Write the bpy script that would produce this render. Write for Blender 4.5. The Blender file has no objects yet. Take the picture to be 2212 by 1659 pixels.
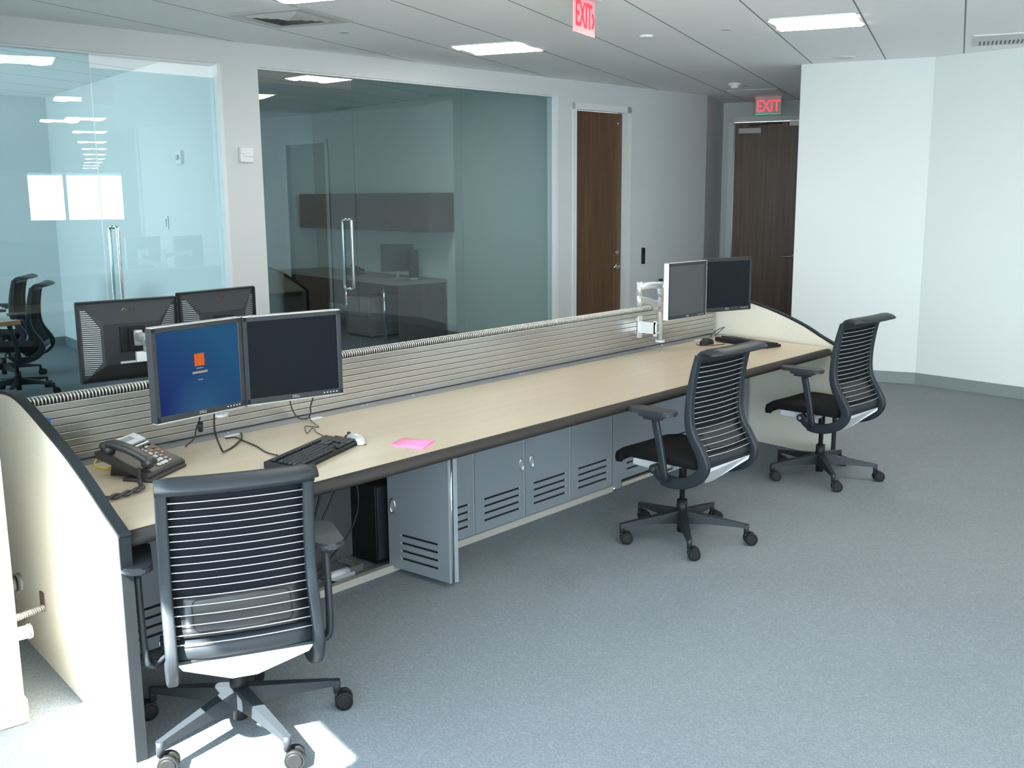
import bpy, bmesh, math, random
from mathutils import Vector, Matrix
random.seed(7)
R = math.radians
SC = bpy.context.scene
COL = SC.collection
AW = R(-1.728)      # glass wall direction against the bench
AC = R(18.652)      # ceiling grid direction
AY = R(81.572)      # end panels of the bench
CZ = 2.9            # ceiling height

# ------------------------------------------------------------------ materials
def nt(name):
    m = bpy.data.materials.new(name); m.use_nodes = True
    t = m.node_tree; t.nodes.clear()
    o = t.nodes.new('ShaderNodeOutputMaterial')
    return m, t, o
def pm(name, col, rough=.5, metal=0, spec=.5, noise=0, nscale=40, bump=0, bscale=200, coat=0, trans=0, emis=None, es=0):
    m, t, o = nt(name)
    b = t.nodes.new('ShaderNodeBsdfPrincipled')
    b.inputs['Base Color'].default_value = (*col, 1)
    b.inputs['Roughness'].default_value = rough
    b.inputs['Metallic'].default_value = metal
    b.inputs['Specular IOR Level'].default_value = spec
    if coat: b.inputs['Coat Weight'].default_value = coat; b.inputs['Coat Roughness'].default_value = .08
    if emis: b.inputs['Emission Color'].default_value = (*emis, 1); b.inputs['Emission Strength'].default_value = es
    tc = t.nodes.new('ShaderNodeTexCoord')
    if noise:
        n = t.nodes.new('ShaderNodeTexNoise'); n.inputs['Scale'].default_value = nscale; n.inputs['Detail'].default_value = 6
        r = t.nodes.new('ShaderNodeValToRGB')
        r.color_ramp.elements[0].position = .3; r.color_ramp.elements[1].position = .7
        r.color_ramp.elements[0].color = (*[c*(1-noise) for c in col], 1)
        r.color_ramp.elements[1].color = (*[min(1, c*(1+noise)) for c in col], 1)
        t.links.new(tc.outputs['Object'], n.inputs['Vector']); t.links.new(n.outputs['Fac'], r.inputs['Fac'])
        t.links.new(r.outputs['Color'], b.inputs['Base Color'])
    if bump:
        n2 = t.nodes.new('ShaderNodeTexNoise'); n2.inputs['Scale'].default_value = bscale
        bp = t.nodes.new('ShaderNodeBump'); bp.inputs['Strength'].default_value = bump; bp.inputs['Distance'].default_value = .002
        t.links.new(tc.outputs['Object'], n2.inputs['Vector']); t.links.new(n2.outputs['Fac'], bp.inputs['Height'])
        t.links.new(bp.outputs['Normal'], b.inputs['Normal'])
    t.links.new(b.outputs['BSDF'], o.inputs['Surface'])
    return m
def emit(name, col, s):
    m, t, o = nt(name)
    e = t.nodes.new('ShaderNodeEmission'); e.inputs[0].default_value = (*col, 1); e.inputs[1].default_value = s
    t.links.new(e.outputs[0], o.inputs['Surface']); return m
def glass(name, tint, ior=1.6):
    m, t, o = nt(name)
    tr = t.nodes.new('ShaderNodeBsdfTransparent'); tr.inputs[0].default_value = (*tint, 1)
    tr2 = t.nodes.new('ShaderNodeBsdfTransparent')
    gl = t.nodes.new('ShaderNodeBsdfGlossy'); gl.inputs['Roughness'].default_value = 0.0
    gl.inputs['Color'].default_value = (.92, .98, 1, 1)
    fr = t.nodes.new('ShaderNodeFresnel'); fr.inputs['IOR'].default_value = ior
    ge = t.nodes.new('ShaderNodeNewGeometry')
    mx = t.nodes.new('ShaderNodeMixShader'); mb = t.nodes.new('ShaderNodeMixShader')
    t.links.new(fr.outputs[0], mx.inputs[0]); t.links.new(tr.outputs[0], mx.inputs[1]); t.links.new(gl.outputs[0], mx.inputs[2])
    t.links.new(ge.outputs['Backfacing'], mb.inputs[0]); t.links.new(mx.outputs[0], mb.inputs[1]); t.links.new(tr2.outputs[0], mb.inputs[2])
    t.links.new(mb.outputs[0], o.inputs['Surface']); return m
def wood(name, c1, c2, sx=30, rough=.35, axis=2):
    m, t, o = nt(name)
    b = t.nodes.new('ShaderNodeBsdfPrincipled'); b.inputs['Roughness'].default_value = rough
    tc = t.nodes.new('ShaderNodeTexCoord'); mp = t.nodes.new('ShaderNodeMapping')
    s = [sx, sx, sx]; s[axis] = sx*.04
    mp.inputs['Scale'].default_value = s
    n = t.nodes.new('ShaderNodeTexNoise'); n.inputs['Scale'].default_value = 1; n.inputs['Detail'].default_value = 8; n.inputs['Roughness'].default_value = .65
    r = t.nodes.new('ShaderNodeValToRGB'); r.color_ramp.elements[0].position = .3; r.color_ramp.elements[1].position = .72
    r.color_ramp.elements[0].color = (*c1, 1); r.color_ramp.elements[1].color = (*c2, 1)
    t.links.new(tc.outputs['Object'], mp.inputs[0]); t.links.new(mp.outputs[0], n.inputs['Vector']); t.links.new(n.outputs['Fac'], r.inputs[0])
    t.links.new(r.outputs[0], b.inputs['Base Color']); t.links.new(b.outputs[0], o.inputs['Surface']); return m
def carpet():
    m, t, o = nt('carpet')
    b = t.nodes.new('ShaderNodeBsdfPrincipled'); b.inputs['Roughness'].default_value = .95; b.inputs['Specular IOR Level'].default_value = .15
    tc = t.nodes.new('ShaderNodeTexCoord')
    n = t.nodes.new('ShaderNodeTexNoise'); n.inputs['Scale'].default_value = 260; n.inputs['Detail'].default_value = 3
    v = t.nodes.new('ShaderNodeTexVoronoi'); v.inputs['Scale'].default_value = 150
    mp = t.nodes.new('ShaderNodeMapping'); mp.inputs['Scale'].default_value = (1, .55, 1); mp.inputs['Rotation'].default_value = (0, 0, .4)
    n3 = t.nodes.new('ShaderNodeTexNoise'); n3.inputs['Scale'].default_value = 1.1
    r = t.nodes.new('ShaderNodeValToRGB'); r.color_ramp.elements[0].position = .32; r.color_ramp.elements[1].position = .7
    r.color_ramp.elements[0].color = (.108, .130, .146, 1); r.color_ramp.elements[1].color = (.225, .250, .268, 1)
    mx = t.nodes.new('ShaderNodeMath'); mx.operation = 'MULTIPLY_ADD'; mx.inputs[1].default_value = .22
    m2 = t.nodes.new('ShaderNodeMath'); m2.operation = 'MULTIPLY_ADD'; m2.inputs[1].default_value = .7
    t.links.new(tc.outputs['Object'], n.inputs['Vector']); t.links.new(tc.outputs['Object'], mp.inputs[0]); t.links.new(mp.outputs[0], v.inputs['Vector'])
    t.links.new(tc.outputs['Object'], n3.inputs['Vector'])
    t.links.new(v.outputs['Distance'], mx.inputs[0]); t.links.new(n3.outputs['Fac'], m2.inputs[0])
    m2.inputs[1].default_value = .1; m2.inputs[2].default_value = -.05
    m3 = t.nodes.new('ShaderNodeMath'); m3.operation = 'MULTIPLY_ADD'; m3.inputs[1].default_value = .75
    m3.inputs[1].default_value = .85; t.links.new(n.outputs['Fac'], m3.inputs[0]); t.links.new(m2.outputs[0], m3.inputs[2]); t.links.new(m3.outputs[0], mx.inputs[2])
    t.links.new(mx.outputs[0], r.inputs[0]); t.links.new(r.outputs[0], b.inputs['Base Color'])
    bp = t.nodes.new('ShaderNodeBump'); bp.inputs['Strength'].default_value = .5; bp.inputs['Distance'].default_value = .004
    t.links.new(mx.outputs[0], bp.inputs['Height']); t.links.new(bp.outputs[0], b.inputs['Normal'])
    t.links.new(b.outputs[0], o.inputs['Surface']); return m
def tiles():
    # long lay-in tiles: dark reveals every 0.6336 m one way, faint butt joints the other way
    m, t, o = nt('ceiling_tile')
    b = t.nodes.new('ShaderNodeBsdfPrincipled'); b.inputs['Roughness'].default_value = .9; b.inputs['Specular IOR Level'].default_value = .1
    tc = t.nodes.new('ShaderNodeTexCoord'); sp = t.nodes.new('ShaderNodeSeparateXYZ'); t.links.new(tc.outputs['Object'], sp.inputs[0])
    def line(out, pitch, off, w):
        a = t.nodes.new('ShaderNodeMath'); a.operation = 'ADD'; a.inputs[1].default_value = -off + pitch*200
        d = t.nodes.new('ShaderNodeMath'); d.operation = 'MODULO'; d.inputs[1].default_value = pitch
        s = t.nodes.new('ShaderNodeMath'); s.operation = 'SUBTRACT'; s.inputs[1].default_value = pitch/2
        ab = t.nodes.new('ShaderNodeMath'); ab.operation = 'ABSOLUTE'
        g = t.nodes.new('ShaderNodeMath'); g.operation = 'GREATER_THAN'; g.inputs[1].default_value = pitch/2 - w/2
        t.links.new(out, a.inputs[0]); t.links.new(a.outputs[0], d.inputs[0]); t.links.new(d.outputs[0], s.inputs[0]); t.links.new(s.outputs[0], ab.inputs[0]); t.links.new(ab.outputs[0], g.inputs[0])
        return g.outputs[0]
    l1 = line(sp.outputs['Y'], .6336, .03, .011); l2 = line(sp.outputs['X'], 1.29, .3, .006)
    m1 = t.nodes.new('ShaderNodeMix'); m1.data_type = 'RGBA'; m1.inputs['A'].default_value = (.93, .95, .955, 1); m1.inputs['B'].default_value = (.84, .86, .865, 1)
    t.links.new(l2, m1.inputs['Factor'])
    m2 = t.nodes.new('ShaderNodeMix'); m2.data_type = 'RGBA'; m2.inputs['B'].default_value = (.27, .28, .29, 1)
    t.links.new(l1, m2.inputs['Factor']); t.links.new(m1.outputs['Result'], m2.inputs['A']); t.links.new(m2.outputs['Result'], b.inputs['Base Color'])
    t.links.new(b.outputs[0], o.inputs['Surface']); return m
def shade_mat():
    m, t, o = nt('shade_fabric')
    d = t.nodes.new('ShaderNodeBsdfDiffuse'); d.inputs[0].default_value = (.8, .8, .78, 1)
    tr = t.nodes.new('ShaderNodeBsdfTranslucent'); tr.inputs[0].default_value = (.55, .56, .56, 1)
    mx = t.nodes.new('ShaderNodeMixShader'); mx.inputs[0].default_value = .4
    t.links.new(d.outputs[0], mx.inputs[1]); t.links.new(tr.outputs[0], mx.inputs[2]); t.links.new(mx.outputs[0], o.inputs['Surface']); return m
def screen_mat():
    m, t, o = nt('lit_blue_screen')
    tc = t.nodes.new('ShaderNodeTexCoord')
    gr = t.nodes.new('ShaderNodeTexGradient'); gr.gradient_type = 'SPHERICAL'
    mp = t.nodes.new('ShaderNodeMapping'); mp.inputs['Scale'].default_value = (6, 1, 6); mp.inputs['Location'].default_value = (0, 0, 0)
    t.links.new(tc.outputs['Object'], mp.inputs[0]); t.links.new(mp.outputs[0], gr.inputs[0])
    sp = t.nodes.new('ShaderNodeSeparateXYZ'); t.links.new(tc.outputs['Object'], sp.inputs[0])
    ad = t.nodes.new('ShaderNodeMath'); ad.operation = 'ADD'; t.links.new(sp.outputs['X'], ad.inputs[0]); t.links.new(sp.outputs['Z'], ad.inputs[1])
    mr = t.nodes.new('ShaderNodeMapRange'); mr.inputs['From Min'].default_value = -.1; mr.inputs['From Max'].default_value = .36
    t.links.new(ad.outputs[0], mr.inputs[0])
    r = t.nodes.new('ShaderNodeValToRGB'); r.color_ramp.elements[0].color = (.010, .030, .24, 1); r.color_ramp.elements[1].color = (.015, .15, .34, 1)
    t.links.new(mr.outputs[0], r.inputs[0])
    mx = t.nodes.new('ShaderNodeMix'); mx.data_type = 'RGBA'; mx.inputs['B'].default_value = (.05, .22, .42, 1)
    mm = t.nodes.new('ShaderNodeMath'); mm.operation = 'MULTIPLY'; mm.inputs[1].default_value = .8
    t.links.new(gr.outputs['Fac'], mm.inputs[0]); t.links.new(mm.outputs[0], mx.inputs['Factor']); t.links.new(r.outputs[0], mx.inputs['A'])
    b = t.nodes.new('ShaderNodeBsdfPrincipled'); b.inputs['Base Color'].default_value = (.004, .004, .006, 1); b.inputs['Roughness'].default_value = .3; b.inputs['Specular IOR Level'].default_value = .1
    t.links.new(mx.outputs['Result'], b.inputs['Emission Color']); b.inputs['Emission Strength'].default_value = 0.2
    t.links.new(b.outputs[0], o.inputs['Surface']); return m

M = dict(
    wall=pm('wall_paint', (.63, .66, .672), .75, bump=.05),
    room=pm('room_paint', (.72, .75, .75), .8),
    frame=pm('frame_paint', (.74, .78, .79), .45),
    base=pm('grey_vinyl', (.18, .21, .22), .55),
    carpet=carpet(), tile=tiles(), shade=shade_mat(),
    tintglass=glass('tinted_glass', (.58, .75, .79), 1.75),
    clearglass=glass('clear_glass', (.97, .99, .98), 1.45),
    door=wood('walnut', (.082, .042, .024), (.175, .095, .055), 26, .33),
    door2=wood('walnut_grey', (.130, .085, .066), (.215, .148, .118), 22, .38),
    maple=wood('maple_laminate', (.43, .355, .258), (.485, .41, .305), 16, .32, 0),
    beige=pm('beige_laminate', (.69, .66, .57), .5, noise=.03, nscale=60),
    edge=pm('dark_edge_rubber', (.026, .022, .020), .6, spec=.2),
    trimdark=pm('panel_edge_trim', (.013, .017, .020), .55, spec=.2),
    alu=pm('brushed_aluminium', (.66, .64, .60), .36, .85),
    slat=pm('slat_aluminium', (.50, .485, .46),  .27, .85),
    groove=pm('slat_groove', (.10, .10, .10), .5, .3),
    chrome=pm('chrome', (.85, .86, .88), .12, 1),
    steel=pm('grey_painted_steel', (.25, .28, .31), .42, .25),
    steel2=pm('light_grey_steel', (.42, .43, .44), .4, .4),
    rail=pm('base_rail', (.50, .47, .42), .45, .3),
    black=pm('black_plastic', (.008, .009, .010), .5, spec=.3),
    dark=pm('charcoal_plastic', (.024, .027, .031), .48, spec=.35),
    bluegrey=pm('chair_frame_grey', (.015, .020, .025), .45, spec=.32),
    fabric=pm('black_fabric', (.006, .006, .007), .9, spec=.2, bump=.4, bscale=900),
    knit=pm('black_knit', (.006, .008, .012), .85, spec=.15),
    wire=pm('pale_wire', (.62, .62, .60), .35, .5),
    lumbar=pm('smoky_lumbar_plastic', (.012, .013, .015), .32, spec=.4),
    white=pm('white_plastic', (.80, .82, .84), .45),
    greyplate=pm('pale_grey_plastic', (.52, .53, .55), .45),
    screen=pm('dark_screen', (.006, .008, .011), .34, spec=.14),
    screengrey=pm('grey_screen', (.045, .048, .050), .35),
    lit=screen_mat(), silver=pm('silver_plastic', (.42, .42, .41), .34, .4),
    phone=pm('phone_grey', (.022, .020, .020), .45), key=pm('pale_key', (.50, .50, .48), .5),
    lcd=pm('phone_display', (.22, .27, .27), .2), red=pm('red_key', (.42, .05, .03), .5), orange=pm('orange_key', (.6, .25, .1), .5),
    pink=pm('pink_paper', (.95, .25, .48), .7, emis=None), yellow=pm('yellow_cable', (.75, .55, .02), .45),
    blue=pm('blue_tab', (.02, .12, .45), .5), cable=pm('black_cable', (.012, .012, .012), .45),
    wood_edge=pm('table_edge_wood', (.42, .17, .06), .4), tabletop=pm('table_top', (.36, .30, .27), .35),
    brown=pm('brown_laminate', (.10, .075, .065), .45), deskgrey=pm('desk_laminate', (.28, .25, .23), .5),
    lens=emit('lamp_lens', (1, .93, .82), 13), basket=emit('lamp_basket', (1, .88, .72), 3.5),
    fixture=pm('fixture_white', (.7, .7, .7), .5), vent=pm('vent_white', (.62, .63, .62), .5), ventdark=pm('vent_slot', (.05, .055, .06), .6),
    exitred=emit('exit_red', (1.0, .04, .06), 1.1), exitpanel=pm('exit_acrylic', (.62, .66, .66), .15),
    exitpink=pm('exit_acrylic_lit', (.70, .42, .46), .2, emis=(1, .15, .2), es=.10), green=emit('green_edge', (.05, .8, .3), .5),
    tablet=emit('login_tile', (.90, .17, .04), .30), bar=emit('login_bar', (.62, .50, .40), .25), swirl=emit('screen_swirl', (.05, .28, .50), .14),
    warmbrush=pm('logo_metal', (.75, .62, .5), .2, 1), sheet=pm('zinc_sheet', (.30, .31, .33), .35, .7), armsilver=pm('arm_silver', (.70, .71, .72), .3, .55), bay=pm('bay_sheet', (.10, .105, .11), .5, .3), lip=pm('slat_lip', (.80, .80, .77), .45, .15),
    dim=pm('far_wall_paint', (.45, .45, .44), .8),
)
# ------------------------------------------------------------------ mesh helpers
class MB:
    def __init__(s): s.bm = bmesh.new(); s.mats = []; s.mi = 0
    def mat(s, m):
        if m not in s.mats: s.mats.append(m)
        s.mi = s.mats.index(m); return s
    def _fin(s, faces, smooth=False):
        for f in faces: f.material_index = s.mi; f.smooth = smooth
    def box(s, c, d, rot=None, bev=0, seg=2):
        r = bmesh.ops.create_cube(s.bm, size=1)
        vs = r['verts']; bmesh.ops.scale(s.bm, vec=d, verts=vs)
        if rot is not None:
            if not isinstance(rot, Matrix): rot = Matrix.Rotation(rot, 3, 'Z')
            bmesh.ops.rotate(s.bm, matrix=rot, verts=vs)
        bmesh.ops.translate(s.bm, vec=c, verts=vs)
        fs = list({f for v in vs for f in v.link_faces})
        s._fin(fs)
        if bev:
            es = list({e for f in fs for e in f.edges})
            q = bmesh.ops.bevel(s.bm, geom=es, offset=bev, segments=seg, profile=.6, affect='EDGES')
            s._fin(q['faces'], True)
        return s
    def bx(s, x0, x1, y0, y1, z0, z1, bev=0): return s.box(((x0+x1)/2, (y0+y1)/2, (z0+z1)/2), (abs(x1-x0), abs(y1-y0), abs(z1-z0)), bev=bev)
    def cyl(s, a, b, r, r2=None, n=20, cap=True):
        a, b = Vector(a), Vector(b); d = b-a; L = d.length
        q = d.to_track_quat('Z', 'Y').to_matrix()
        res = bmesh.ops.create_cone(s.bm, cap_ends=cap, segments=n, radius1=r, radius2=r if r2 is None else r2, depth=L)
        vs = res['verts']; bmesh.ops.rotate(s.bm, matrix=q, verts=vs); bmesh.ops.translate(s.bm, vec=(a+b)/2, verts=vs)
        for f in {f for v in vs for f in v.link_faces}: f.material_index = s.mi; f.smooth = len(f.verts) == 4
        return s
    def prism(s, pts, axis, a, b, smooth=False):
        # extrude a 2D outline; axis 'x': pts=(y,z); 'y': pts=(x,z); 'z': pts=(x,y)
        def P(p, t): return {'x': (t, p[0], p[1]), 'y': (p[0], t, p[1]), 'z': (p[0], p[1], t)}[axis]
        va = [s.bm.verts.new(P(p, a)) for p in pts]; vb = [s.bm.verts.new(P(p, b)) for p in pts]
        n = len(pts); fs = [s.bm.faces.new(va), s.bm.faces.new(vb[::-1])]; sd = []
        for i in range(n): sd.append(s.bm.faces.new((va[i], vb[i], vb[(i+1) % n], va[(i+1) % n])))
        s._fin(fs); s._fin(sd, smooth); return s
    def sweep(s, path, sec, up=(1, 0, 0), closed=False, smooth=True, scales=None):
        # sec: 2D outline (u along `up`, v along tangent x up)
        P = [Vector(p) for p in path]; n = len(P); rings = []
        up = Vector(up)
        for i in range(n):
            if closed: t = P[(i+1) % n]-P[i-1]
            else: t = P[min(i+1, n-1)]-P[max(i-1, 0)]
            t.normalize(); u = (up - t*up.dot(t))
            if u.length < 1e-4: u = Vector((0, 1, 0)) - t*t.y
            u.normalize(); v = t.cross(u)
            k = scales[i] if scales else 1
            if not isinstance(k, tuple): k = (k, k)
            rings.append([s.bm.verts.new(P[i]+u*a*k[0]+v*b*k[1]) for a, b in sec])
        m = len(sec); fs = []
        for i in range(n if closed else n-1):
            A, B = rings[i], rings[(i+1) % n]
            for j in range(m): fs.append(s.bm.faces.new((A[j], A[(j+1) % m], B[(j+1) % m], B[j])))
        s._fin(fs, smooth)
        if not closed: s._fin([s.bm.faces.new(rings[0][::-1]), s.bm.faces.new(rings[-1])])
        return s
    def tube(s, path, r, n=8, closed=False):
        P = [Vector(p) for p in path]; up = Vector((.31, .17, .93))
        return s.sweep(P, [(r*math.cos(2*math.pi*k/n), r*math.sin(2*math.pi*k/n)) for k in range(n)], up, closed)
    def grid(s, rows, thick=0, smooth=True):
        V = [[s.bm.verts.new(p) for p in r] for r in rows]; fs = []
        for i in range(len(V)-1):
            for j in range(len(V[0])-1): fs.append(s.bm.faces.new((V[i][j], V[i][j+1], V[i+1][j+1], V[i+1][j])))
        s._fin(fs, smooth)
        if thick:
            bmesh.ops.recalc_face_normals(s.bm, faces=fs)
            g = bmesh.ops.solidify(s.bm, geom=fs, thickness=thick)
            s._fin([x for x in g['geom'] if isinstance(x, bmesh.types.BMFace)], smooth)
        return s
    def quad(s, pts): s._fin([s.bm.faces.new([s.bm.verts.new(p) for p in pts])]); return s
    def sph(s, c, d, n=16):
        r = bmesh.ops.create_uvsphere(s.bm, u_segments=n, v_segments=n//2, radius=.5); vs = r['verts']
        bmesh.ops.scale(s.bm, vec=d, verts=vs); bmesh.ops.translate(s.bm, vec=c, verts=vs)
        s._fin({f for v in vs for f in v.link_faces}, True); return s
    def build(s, name, parent=None, loc=None, rz=0, norm=True):
        if norm: bmesh.ops.recalc_face_normals(s.bm, faces=s.bm.faces)
        me = bpy.data.meshes.new(name); s.bm.to_mesh(me); s.bm.free()
        for m in s.mats: me.materials.append(m)
        o = bpy.data.objects.new(name, me); COL.objects.link(o)
        if parent: o.parent = parent
        if loc is not None: o.location = loc
        if rz: o.rotation_euler.z = rz
        return o
def mb(m): return MB().mat(M[m])
def thing(name, label, cat, loc=(0, 0, 0), rz=0, group=None):
    o = bpy.data.objects.new(name, None); COL.objects.link(o); o.empty_display_size = .1
    o.location = loc; o.rotation_euler.z = rz; o['label'] = label; o['category'] = cat
    if group: o['group'] = group
    return o
def tag(o, label, cat, group=None):
    o['label'] = label; o['category'] = cat
    if group: o['group'] = group
    return o
def struct(o, label=None):
    o['kind'] = 'structure'
    if label: o['label'] = label
    return o
def W(x, y, z=0): return Vector((x*math.cos(AW)-y*math.sin(AW), x*math.sin(AW)+y*math.cos(AW), z))
def Cc(x, y, z=0): return Vector((x*math.cos(AC)-y*math.sin(AC), x*math.sin(AC)+y*math.cos(AC), z))
def bez(pts, n=10):
    # Catmull-Rom through points
    P = [Vector(p) for p in pts]; P = [P[0]*2-P[1]] + P + [P[-1]*2-P[-2]]; out = []
    for i in range(1, len(P)-2):
        for k in range(n):
            t = k/n; a, b, c, d = P[i-1], P[i], P[i+1], P[i+2]
            out.append(.5*((2*b)+(c-a)*t+(2*a-5*b+4*c-d)*t*t+(3*b-a-3*c+d)*t**3))
    out.append(P[-2]); return out
def rr(w, h, r, n=5, cx=0, cy=0):
    out = []
    for sx, sy, a0 in ((1, 1, 0), (-1, 1, 90), (-1, -1, 180), (1, -1, 270)):
        for k in range(n+1):
            a = R(a0+90*k/n); out.append((cx+sx*(w/2-r)+r*math.cos(a), cy+sy*(h/2-r)+r*math.sin(a)))
    return out
def text(body, size, mat, parent, loc, rot, ext=.0008, name='lettering', sx=1.0):
    cu = bpy.data.curves.new(name, 'FONT'); cu.body = body; cu.size = size; cu.extrude = ext
    cu.align_x = 'CENTER'; cu.align_y = 'CENTER'; cu.materials.append(mat); cu.resolution_u = 3
    if isinstance(sx, tuple): cu.offset = sx[1]; sx = sx[0]
    o = bpy.data.objects.new(name, cu); COL.objects.link(o); o.parent = parent; o.location = loc; o.rotation_euler = rot; o.scale = (sx, 1, 1)
    me = bpy.data.meshes.new_from_object(o); n_ = bpy.data.objects.new(name, me); COL.objects.link(n_)
    n_.parent = parent; n_.location = loc; n_.rotation_euler = rot; n_.scale = (sx, 1, 1)
    bpy.data.objects.remove(o); n_.name = name
    return n_

# ------------------------------------------------------------------ shell
PA = R(77); dP = Vector((math.cos(PA), math.sin(PA)))      # direction of the perimeter window wall
PW = Vector((.644, 3.4))
pw = lambda s: PW+dP*s
def plan(z0, z1, m, name, rz=0):
    o = [Vector((-7.6, -42)), pw(-31), pw(3.9), W(-1.35, 7.10).xy, W(-1.35, 12.6).xy, Vector((34, 12.6)), Vector((34, -42))]
    c, s_ = math.cos(-rz), math.sin(-rz)
    return struct(mb(m).prism([(p.x*c-p.y*s_, p.x*s_+p.y*c) for p in o], 'z', z0, z1).build(name, rz=rz))
plan(-.1, 0, 'carpet', 'floor'); plan(CZ, CZ+.1, 'tile', 'ceiling', AC)

# glass-fronted wall, in the wall's own frame (face toward camera at y=7.095)
F0 = 7.095; F1 = 7.215; ZT = 2.73
w = mb('wall')
w.bx(-6, 10.93, F0, F1, ZT, CZ)                 # header
w.bx(4.33, 4.652, F0, F1, 0, ZT)                # pier with thermostat
w.bx(8.185, 8.425, F0, F1, 0, ZT)               # pier right of the big pane
w.bx(9.39, 10.93, F0, F1, 0, ZT)
w.bx(8.425, 9.39, F0, F1, 2.655, ZT)
w.bx(-6, 1.2, F0, F1, 0, ZT)
struct(w.build('wall_glass_front', rz=AW))
# aluminium/paint reveals around the glass
f = mb('frame')
f.bx(4.298, 4.33, F0-.004, F1, 0, ZT); f.bx(8.15, 8.185, F0-.004, F1, 0, ZT); f.bx(1.2, 4.298, F0+.02, F1, ZT-.012, ZT); f.bx(4.652, 8.15, F0+.02, F1, ZT-.012, ZT)
struct(f.build('trim_1', rz=AW))
def pane(mbx, x0, x1, z0, z1, y=F0+.05): return mbx.bx(x0, x1, y, y+.012, z0, z1)
g = pane(mb('tintglass'), 1.22, 3.345, .01, ZT-.012); wa = struct(g.build('window_1', rz=AW))
g = pane(mb('tintglass'), 5.60, 6.868, .01, ZT-.012); wb = struct(g.build('window_2', rz=AW))
g = pane(mb('tintglass'), 6.876, 8.148, .01, ZT-.012); wc = struct(g.build('window_3', rz=AW))
def gdoor(n, x0, x1, top, hx, y=F0+.05):
    d = struct(pane(mb('tintglass'), x0, x1, .012, top, y).build(n, rz=AW))
    h = mb('chrome')
    for sy in (-1, 1):
        yy = y+.006+sy*.062
        h.tube(bez([(hx, y+.006+sy*.008, .957), (hx, y+.006+sy*.03, .953), (hx, yy-sy*.008, .962), (hx, yy, .99), (hx, yy, 1.25), (hx, yy, 1.51), (hx, yy-sy*.008, 1.538), (hx, y+.006+sy*.03, 1.547), (hx, y+.006+sy*.008, 1.543)], 8), .0125, 12)
    h.build('door_handle', d)
    p = mb('chrome'); p.bx(x0+.0, x0+.16, y-.004, y+.016, .008, .05); p.build('patch_fitting', d)
    return d
gdoor('door_1', 3.352, 4.296, 2.628, 3.43)
gdoor('door_2', 4.654, 5.592, 2.625, 5.50)
# wooden door in the wall
d3 = struct(mb('door').bx(8.478, 9.335, F0+.06, F0+.10, .01, 2.61).build('door_3', rz=AW))
fr = mb('frame'); fr.bx(8.415, 8.475, F0-.012, F1, 0, 2.68); fr.bx(9.338, 9.415, F0-.012, F1, 0, 2.68); fr.bx(8.415, 9.415, F0-.012, F1, 2.615, 2.68)
fr.build('door_frame', d3)
h = mb('chrome'); h.cyl((9.245, F0+.06, .945), (9.245, F0+.035, .945), .032); h.cyl((9.245, F0+.035, .945), (9.245, F0+.005, .945), .012); h.tube([(9.245, F0+.005, .945), (9.20, F0+.003, .945), (9.13, F0+.004, .943)], .010)
h.cyl((9.25, F0+.06, 1.10), (9.25, F0+.045, 1.10), .024); h.build('door_handle', d3)
mb('chrome').cyl((9.235, F0+.06, 2.50), (9.235, F0+.03, 2.50), .014).build('coat_hook', d3)
# recess and exit-door wall (ceiling-grid direction)
P1 = Vector((11.386, 6.921)); P2 = Vector((12.255, 7.20))
def wallseg(m, a, b, z0, z1, th, side):
    a = Vector(a[:2]); b = Vector(b[:2]); d = (b-a).normalized(); nrm = Vector((-d.y, d.x))*side*th
    return m.prism([a, b, b+nrm, a+nrm], 'z', z0, z1)
w = mb('wall'); wallseg(w, W(10.93, F0), P2+Vector((.1, .03)), 0, CZ, .12, 1); struct(w.build('wall_recess'))
dF = Vector((math.cos(AC-math.pi/2), math.sin(AC-math.pi/2)))
FP = lambda s: P2+dF*s
w = mb('wall'); wallseg(w, FP(-.1), FP(.09), 0, CZ, .12, 1); wallseg(w, FP(1.11), FP(2.6), 0, CZ, .12, 1); wallseg(w, FP(.09), FP(1.11), 2.70, CZ, .12, 1)
struct(w.build('wall_exit'))
# frame of the exit wall: local x along the wall, y away from camera
FR = AC-math.pi/2
def fl(o): o.location = (P2.x, P2.y, 0); o.rotation_euler.z = FR; return o
d4 = struct(fl(mb('door2').bx(.155, 1.045, .05, .095, .01, 2.648).build('door_4')))
fr = mb('frame'); fr.bx(.085, .15, -.012, .12, 0, 2.715); fr.bx(1.05, 1.115, -.012, .12, 0, 2.715); fr.bx(.085, 1.115, -.012, .12, 2.655, 2.715); fr.build('door_frame', d4)
c = mb('silver'); c.bx(.21, .50, .0, .05, 2.505, 2.575, .004); c.build('door_closer', d4)
c = mb('dark'); c.box((.47, .01, 2.615), (.26, .02, .018), Matrix.Rotation(-.05, 3, 'Y')); c.box((.66, .015, 2.628), (.2, .025, .02)); c.build('closer_arm', d4)
c = mb('silver'); c.bx(.86, 1.045, .0, .05, 2.585, 2.65, .003); c.build('door_holder', d4)
h = mb('chrome'); h.cyl((.975, .05, .92), (.975, .02, .92), .028); h.tube([(.975, .02, .92), (.93, .0, .92), (.80, .0, .915)], .010); h.build('door_handle', d4)
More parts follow.
